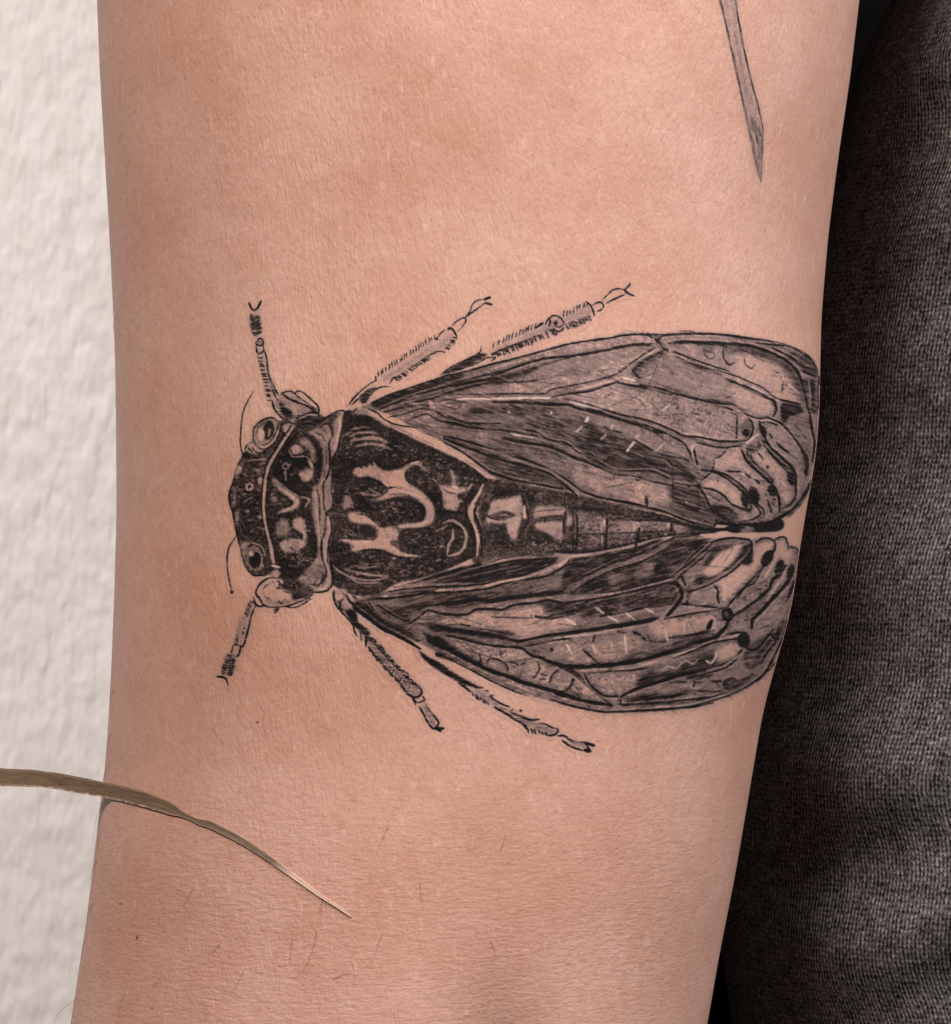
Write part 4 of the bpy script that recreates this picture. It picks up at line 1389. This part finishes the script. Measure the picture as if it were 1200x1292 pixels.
H d 2 .88 890,240 940,200 1000,160 1030,130
H d 3 .9 1025,108 1075,90
H d 3 .92 1030,132 1085,145
@midleg2
R f .36 4 190,430 280,460 420,620 560,790 680,890 640,960 560,930 420,760 280,600
R f .38 2 0,150 90,140 110,190 160,250 150,290 100,340 50,290 10,220
R d 2.4 .92 10,150 10,220 40,290
R d 2.4 .92 100,180 130,230 165,260
R d 2 .85 40,240 80,215
R d 2 .85 60,240 60,290 110,300
R h 2 .2 30,170 70,190
R f .92 2 100,300 170,300 200,390 280,460 265,540 240,500 170,430 120,370
R d 2.4 .92 45,290 100,350 150,410 165,460 182,495
R d 2.4 .92 250,500 250,575
R d 2 .85 210,470 215,530
R f .5 3 280,520 400,640 520,770 660,880 640,900 500,800 380,690 280,570
R t 22 52 .95 .25 2.2 .88 255,500 620,880
R t 16 40 .35 .95 2.4 .88 270,575 560,910
R t 14 34 -.3 .8 1.8 .7 330,620 580,860
R f .42 3 570,890 650,890 670,930 620,955 580,940
R d 2.8 .92 560,930 620,960 672,932 660,880
R d 2.4 .9 610,970 640,1000 692,980 680,950
R d 2.2 .9 600,960 630,1020
R d 3 .92 655,1030 690,1090 720,1150 760,1200
R d 2.6 .92 695,1000 730,1060 790,1130 800,1160 775,1195
R f .45 2 670,1020 700,1010 780,1140 750,1180
R d 5 .95 765,1195 840,1195
R d 4 .94 775,1190 820,1215
@hindleg1
H f .86 2 690,690 770,630 860,580 960,520 1040,515 1040,540 950,590 850,640 760,670
H d 2 .88 690,680 790,610 900,560 990,510 1005,460
H d 1.8 .8 1040,550 1110,545 1080,575
H d 1.8 .85 760,660 860,630 960,595 1060,540
I f .34 5 0,560 200,430 400,350 480,290 560,280 720,200 770,240 740,300 560,380 480,400 200,540
I t 14 44 .25 -1 2 .85 10,530 330,385
I f .5 4 0,575 150,515 300,445 430,390 450,420 300,475 150,545 10,605
I t 26 50 .45 .9 2.1 .88 40,560 470,385
I d 2.2 .9 0,585 60,555 150,520 260,480
I d 3.2 .9 330,385 390,345
I d 1.9 .85 410,355 430,315 470,290 520,305 548,345 520,375 480,372
I e .88 488,345 16,20 0
I d 2 .85 460,400 520,408 548,380
I d 1.8 .8 440,310 445,340 435,370
I t 8 44 .12 -1 1.9 .82 545,300 720,220
I f .68 2.5 560,370 650,320 730,290 745,310 680,360 600,385
I t 11 44 .5 .85 2 .88 565,350 735,290
I d 2.6 .9 715,185 750,210 770,250 780,292
I d 2 .88 760,212 800,192 830,190 850,215 830,245 800,257
I d 1.9 .88 835,175 880,130 920,95 970,85 1005,95
I d 2.2 .9 870,195 940,160 1015,125
I d 3 .92 1005,95 1040,65 1050,42
I d 3.4 .94 1005,95 1035,120 1080,140
@hindleg2
R f .93 2 640,590 720,650 820,700 930,780 1070,860 1130,885 1060,880 920,825 820,770 740,715 680,660
R d 2 .88 990,865 1040,915
S f .94 2 0,250 80,310 200,370 240,395 150,380 60,330 0,290
S d 2.2 .9 110,370 180,420 205,440
S t 7 34 .25 1 2.4 .9 220,440 330,505
S f .42 3 200,420 320,430 430,540 600,620 760,690 860,720 840,760 660,730 560,650 380,550
S d 3 .9 235,405 300,405
S d 2.6 .85 310,430 340,430
S d 2.6 .85 345,470 375,465
S d 2.2 .88 355,478 430,525 500,552
S e .8 520,570 14,8 0
S e .8 582,580 14,10 0
S d 2 .7 430,555 520,590
S d 4 .93 385,555 450,590 530,640 600,680 632,722
S d 3 .9 500,590 600,630 660,650 722,645
S f .45 2.5 480,590 600,640 640,660 610,680 520,620
S t 6 32 .3 .95 2.4 .9 632,715 770,740
S d 2.6 .9 770,765 810,768 850,755 866,720 820,708 770,682 720,675
S d 2.8 .92 865,772 910,770 960,805 1010,825 1060,815
S d 2.8 .92 895,805 960,850 1050,882
S d 4.5 .95 1060,822 1140,845
S d 6.5 .95 1065,880 1112,886
S d 4 .93 1075,835 1105,885
S f .5 3 930,800 1060,830 1080,870 1000,850
@blade
X f .30 4 868,-190 884,-150 906,-90 927,-14 937,60 949,110 958,142 961,158 961,185 960,228 953,205 945,170 933,110 921,50 906,-14 890,-80 872,-150
X d 3 .62 868,-188 878,-130 892,-70 905,-14 917,36 927,80 936,122 944,158 951,192 960,230
X d 2.6 .64 868,-188 890,-140 908,-85 920,-40 926,-14 932,26 940,68 949,106 956,132 961,156 962,182 960,230
X d 4 .20 885,-120 902,-60 917,-14 927,50 937,96
X d 3 .4 926,40 936,90 946,140
X f .52 4 945,150 960,158 961,190 959,224 952,195
X d 2.5 .26 950,166 956,196
"""
# ------------------------------------------------------------------ tattoos on the arm
def patch(ink, code, name, parent, label):
    m = ink.lab == code
    f = m[:-1, :-1] & m[1:, :-1] & m[:-1, 1:] & m[1:, 1:] if False else m[:-1, :-1]
    ok = ink.ok
    f = f & ok[:-1, :-1] & ok[1:, :-1] & ok[:-1, 1:] & ok[1:, 1:]
    jj, ii = np.nonzero(f)
    a = jj * ink.W + ii
    F = np.stack([a, a + ink.W, a + ink.W + 1, a + 1], -1)
    used, inv = np.unique(F.ravel(), return_inverse=True)
    o = mesh_obj(name, ink.P.reshape(-1, 3)[used], inv.reshape(-1, 4), SKIN, parent,
                 attrs={"ink": ink.k.ravel()[used], "white_ink": ink.w.ravel()[used]})
    if label: o["label"] = label
    return o
def lay(ink):
    gx = ink.x0 + np.arange(ink.W) * ink.st; gy = ink.y0 + np.arange(ink.H) * ink.st
    px, py = np.meshgrid(gx, gy)
    P, s = pix_to_surf(px, py)
    ink.ok = np.abs(s) < .9995
    ink.ok &= np.abs(surf(P[..., 0], P[..., 2])[0] + P[..., 1]) < 5e-5
    ink.P = P + normal_at(P) * 1.3e-5
PARTS = [('eye1', 'eye', 'dark eye with a pale glint nearer the raised foreleg'),
         ('eye2', 'eye', 'dark eye with a pale glint beside the lowered foreleg'),
         ('foreleg1', 'leg', 'short front leg with hooked claw reaching upward'),
         ('foreleg2', 'leg', 'short front leg with hooked claw reaching down and left'),
         ('head', 'head', 'dark head with pale curled marks and ridged collar'),
         ('midleg2', 'leg', 'bristled middle leg below the lower wing base'),
         ('thorax', 'thorax', 'black thorax with pale flame-shaped marks'),
         ('midleg1', 'leg', 'bristled middle leg above the upper wing base'),
         ('hindleg1', 'leg', 'long bristled hind leg along the upper wing edge'),
         ('hindleg2', 'leg', 'long hind leg along the lower wing edge'),
         ('wing1', 'wing', 'upper veined wing reaching the right edge of the arm'),
         ('wing2', 'wing', 'lower veined wing with dark spots at its tip'),
         ('abdomen', 'abdomen', 'dark banded abdomen tapering between the wings'),
         ('antenna1', 'antenna', 'thin curved antenna beside the raised foreleg'),
         ('antenna2', 'antenna', 'thin curved antenna beside the lowered foreleg')]
def tattoos():
    cic, bl = DATA.split('@blade')
    ink = Ink(262, 350, 1046, 956, INKSTEP); draw(ink, cic); finish(ink, [p[0] for p in PARTS]); lay(ink)
    root = bpy.data.objects.new("cicada_tattoo", None); col.objects.link(root); root.parent = arm
    root.empty_display_size = .01
    root["label"] = "black and grey cicada tattoo with half spread veined wings"
    for i, (code, name, label) in enumerate(PARTS):
        patch(ink, i + 1, name, root, label)
    ib = Ink(856, -204, 976, 244, INKSTEP, 5); draw(ib, '@blade' + bl); finish(ib, ['blade']); lay(ib)
    patch(ib, 1, "blade_tattoo", arm, "faded grey pointed blade tattoo near the top of the arm")
tattoos()

# ------------------------------------------------------------------ hairs and moles on the arm
def tube(path, rad, V, F, sides=5):
    P = np.asarray(path, float); n = len(P); base = len(V)
    for i in range(n):
        t = P[min(n - 1, i + 1)] - P[max(0, i - 1)]; t /= np.linalg.norm(t) + 1e-12
        u = np.cross(t, (0, 1, 0.01)); u /= np.linalg.norm(u) + 1e-12; v = np.cross(t, u)
        r = rad * (1 - .75 * i / (n - 1))
        for q in range(sides):
            an = 2 * math.pi * q / sides; V.append(P[i] + r * (math.cos(an) * u + math.sin(an) * v))
    for i in range(n - 1):
        for q in range(sides):
            a = base + i * sides + q; b = base + i * sides + (q + 1) % sides
            F.append((a, b, b + sides, a + sides))
HAIRS = [[(490, 1043), (482, 1060), (471, 1086)], [(530, 1114), (532, 1133), (535, 1150)], [(482, 1179), (476, 1196), (467, 1218)],
         [(408, 1130), (405, 1148), (404, 1163), (409, 1168)], [(400, 1174), (396, 1196), (384, 1222), (368, 1237)],
         [(369, 1184), (367, 1206), (362, 1217), (333, 1219)], [(159, 1251), (153, 1268), (148, 1292)], [(307, 1226), (299, 1242), (288, 1258)],
         [(243, 1122), (236, 1136), (225, 1150)], [(279, 1189), (270, 1200), (262, 1204)], [(632, 1072), (636, 1060), (638, 1052)],
         [(445, 1215), (448, 1232), (446, 1246)], [(258, 1262), (262, 1278), (258, 1294)], [(200, 1238), (190, 1248)],
         [(150, 928), (152, 945)], [(500, 1290), (497, 1276)],
         [(187, 175), (191, 195)], [(316, 560), (316, 560.5)], [(420, 1236), (436, 1228), (450, 1230)], [(620, 1188), (624, 1200), (622, 1212)]]
def hair():
    V, F = [], []
    for h in HAIRS:
        P = smooth(np.array(h, np.float32), n=4); S, _ = pix_to_surf(P[:, 0], P[:, 1]); N = normal_at(S)
        lift = np.linspace(0, 1, len(S))[:, None]
        tube(S + N * (3e-5 + 1.6e-4 * lift * (1.2 - lift)), 2.1e-5, V, F)
    for _ in range(0):                                          # short vellus hairs scattered over the lower half
        px = rng.uniform(150, 880); py = rng.uniform(950, 1290); L = rng.uniform(8, 22); an = rng.normal(1.9, .35)
        P = np.array([[px, py], [px + L * .5 * math.cos(an), py + L * .5 * math.sin(an)], [px + L * math.cos(an + .3), py + L * math.sin(an + .3)]], np.float32)
        P = smooth(P, n=3); S, s = pix_to_surf(P[:, 0], P[:, 1])
        if np.abs(s).max() > .95: continue
        tube(S + normal_at(S) * 6e-5, 1.2e-5, V, F, 4)
    o = mesh_obj("hair", V, F, HAIRM, arm); o["kind"] = "stuff"; o["label"] = "sparse fine dark hairs on the lower forearm"
    V, F = [], []
    def edge(py): return float(np.interp(py, PYS, TL))
    for py, L, dx, curl in ((1180, 40, -8, 3), (1220, 36, -9, -3), (925, 30, -6, 2), (870, 24, -5, 2), (700, 22, -5, -2), (1260, 34, -30, 8), (1005, 60, -15, 4), (1050, 75, -9, 3), (1100, 60, -8, -3), (960, 34, -7, 2), (1140, 40, -7, 3), (395, 26, -5, 2), (1020, 30, -7, -2), (1085, 38, -11, 3)):
        e = edge(py) + 5; S, _ = pix_to_surf(np.array([e]), np.array([py])); p = S[0]
        t = np.linspace(0, 1, 10)[:, None]
        path = p + np.array([dx * PX, .0006, -L * PX]) * t + np.array([curl * PX, 0, 0]) * np.sin(t * 3.1) * -1
        tube(path, 3.2e-5, V, F, 4)
    o = mesh_obj("edge_hair", V, F, PALEHAIR, arm); o["kind"] = "stuff"; o["label"] = "pale fine hairs standing off the left edge of the arm"
hair()
def mole(px, py, r):
    S, _ = pix_to_surf(np.array([px]), np.array([py])); p = S[0]; n = normal_at(S)[0]
    u = np.cross(n, (0, 0, 1)); u /= np.linalg.norm(u); v = np.cross(n, u)
    V = []; rings = 4; seg = 12; F = []
    for i in range(rings + 1):
        a = i / rings * math.pi / 2
        for q in range(seg):
            t = 2 * math.pi * q / seg; rr = r * PX * math.cos(a) * (1 + .12 * math.sin(3 * t + px)) + 1e-8
            V.append(p + u * rr * math.cos(t) + v * rr * math.sin(t) * .9 + n * (r * PX * .22 * math.sin(a) - 1e-5))
    for i in range(rings):
        for q in range(seg):
            a = i * seg + q; b = i * seg + (q + 1) % seg; F.append((a, b, b + seg, a + seg))
    mesh_obj("mole", V, F, MOLEM, arm)
for px, py, r in ((152, 1140, 1.8), (173, 1183, 2.6), (325, 911, 1.9), (192, 1272, 1.6)): mole(px, py, r)

# ------------------------------------------------------------------ dry brown blade lying over the arm's left edge
def grass_blade():
    C = np.array([(-420, 985, 11), (-200, 972, 11.5), (-60, 975, 11.5), (0, 980.5, 11.5), (57, 983.5, 10.5), (126, 995.5, 9.8), (170, 1005, 9.5), (200, 1014, 9), (219, 1021.5, 7), (232, 1028, 3.4), (243, 1033, 3), (252, 1037, 3.6), (264, 1040, 4.6), (276, 1045.5, 4.6), (306, 1061, 4.2), (345, 1087, 3.4), (384, 1115, 2.6), (406, 1131, 2.0), (425, 1143, 1.8), (443, 1156.5, .7)], np.float32)
    S = smooth(C, n=6); pw = S[:, 2]
    n = len(S); px, py = S[:, 0], S[:, 1]
    on = px > 140
    P, _ = pix_to_surf(np.maximum(px, 140), py)
    P = P + normal_at(P) * 6e-5
    i0 = int(np.argmax(on)); h0 = -P[i0, 1]; sl = (-P[i0 + 4, 1] - h0) / ((px[i0 + 4] - px[i0]) * PX)
    dx = (px - px[i0]) * PX
    hh = np.where(on, -P[:, 1], h0 + sl * dx * np.exp(dx / .03) * .8)          # leaves the skin along its tangent, then levels out
    q = (DIST - hh) / DIST
    Cn = np.stack([X(px) * q, -hh, Z(py) * q], -1)
    T = np.gradient(Cn, axis=0); T /= np.linalg.norm(T, axis=1, keepdims=True)
    Nn = np.where(on[:, None], normal_at(P), normal_at(P[i0][None])[0]); 
    B = np.cross(T, Nn); B /= np.linalg.norm(B, axis=1, keepdims=True)
    B *= np.where(B[:, 2:3] < 0, -1, 1)
    L = np.concatenate([[0], np.cumsum(np.linalg.norm(np.diff(Cn, axis=0), axis=1))]); L -= L[int(np.argmax(px > 0))]
    V, uv = [], []; cols = 7; jit = rng.randn(n, 2) * .25
    for side in (0, 1):
        for i in range(n):
            for c in range(cols):
                t = c / (cols - 1) * 2 - 1
                e = 1 + (jit[i, 0] * .1 if abs(t) == 1 else 0)
                lift = .45e-4 * (abs(t)) * min(1, pw[i] / 8) + (9e-5 if side == 0 else 2e-5)
                V.append(Cn[i] - B[i] * t * pw[i] * PX * q[i] * e + Nn[i] * lift); uv.append((L[i], c / (cols - 1)))
    F = grid_faces(n, cols); m = n * cols
    F2 = F[:, ::-1] + m; edge = []
    for i in range(n - 1):
        for c in (0, cols - 1):
            a = i * cols + c; b = a + cols; edge.append((a, b, b + m, a + m))
    for i in (0, n - 1):
        for c in range(cols - 1):
            a = i * cols + c; edge.append((a, a + 1, a + 1 + m, a + m))
    o = mesh_obj("grass_blade", V, np.vstack([F, F2, edge]), BLADE, uv=uv)
    tag(o, "thin dry brown grass blade curving across the left edge of the arm", "grass blade")
grass_blade()

# ------------------------------------------------------------------ grey knit garment on the right
def garment():
    E = np.array([(-700, 1420), (-300, 1235), (-100, 1165), (0, 1128), (40, 1101), (100, 1076), (200, 1050), (320, 1018), (460, 985), (640, 950), (800, 920), (950, 905), (1080, 899), (1150, 903), (1200, 911), (1292, 925), (1400, 940), (1700, 960), (2000, 970)], float)
    rows = 260; cols = 220
    py = np.linspace(-650, 1950, rows)
    xe = np.interp(py, E[:, 0], E[:, 1]); xe = smooth1(xe, 6)
    # section: rounded flank, then a broad gently rising front
    ph = np.linspace(0, 1, cols)
    V = np.zeros((rows, cols, 3)); uv = np.zeros((rows, cols, 2))
    y0 = GY0
    a = np.linspace(-.35, 1, cols)                              # -.35..0: wraps behind; 0..1 front
    for r in range(rows):
        z = Z(py[r]); R = float(np.interp(py[r], [-300, 60, 420, 900], [.020, .022, .034, .038]))
        ang = np.clip(a / .62, -1.2, 1) * math.pi / 2           # quarter turn to the front
        x = R * (1 - np.cos(ang)); h = .046 * GDEP * np.sin(ang)
        flat = np.maximum(0, a - .62) * .34; x = x + flat; h = h + flat * .10
        x = np.where(a < 0, R * (1 - np.cos(ang)) * 1.1, x)
        q = (DIST + y0) / DIST
        px = X(xe[r]) * q + x; zz = z * q
        # folds
        d = .0022 * np.sin((px * 95 - zz * 155) + 2.1 * np.sin(zz * 60)) * np.clip((a - .1) * 3, 0, 1)
        d += .0013 * np.sin(px * 40 + zz * 210 + 1.3) * np.clip((a - .15) * 3, 0, 1)
        d += .0022 * np.exp(-(((px - .052 - (zz - .05) * .55)) / .006) ** 2) * np.clip((zz - .02) * 30, 0, 1)
        V[r, :, 0] = px; V[r, :, 1] = y0 - h - d; V[r, :, 2] = zz
    du = np.linalg.norm(np.diff(V, axis=1), axis=2); uv[:, 1:, 0] = np.cumsum(du, axis=1)
    uv[:, :, 0] -= uv[:, int(cols * .35 / 1.35)][:, None, 0]
    uv[:, :, 1] = V[:, :, 2]
    F = grid_faces(rows, cols)
    back = V.copy(); back[:, :, 1] += .0012; back[:, :, 0] += .0004
    m = rows * cols; edge = []
    for r in range(rows - 1):
        for c in (0, cols - 1):
            p = r * cols + c; edge.append((p, p + cols, p + cols + m, p + m))
    VV = np.vstack([V.reshape(-1, 3), back.reshape(-1, 3)])
    o = mesh_obj("garment", VV, np.vstack([F, F[:, ::-1] + m, edge]), KNIT, uv=np.vstack([uv.reshape(-1, 2)] * 2))
    tag(o, "dark grey heathered knit garment folded along the right of the arm", "garment")
garment()
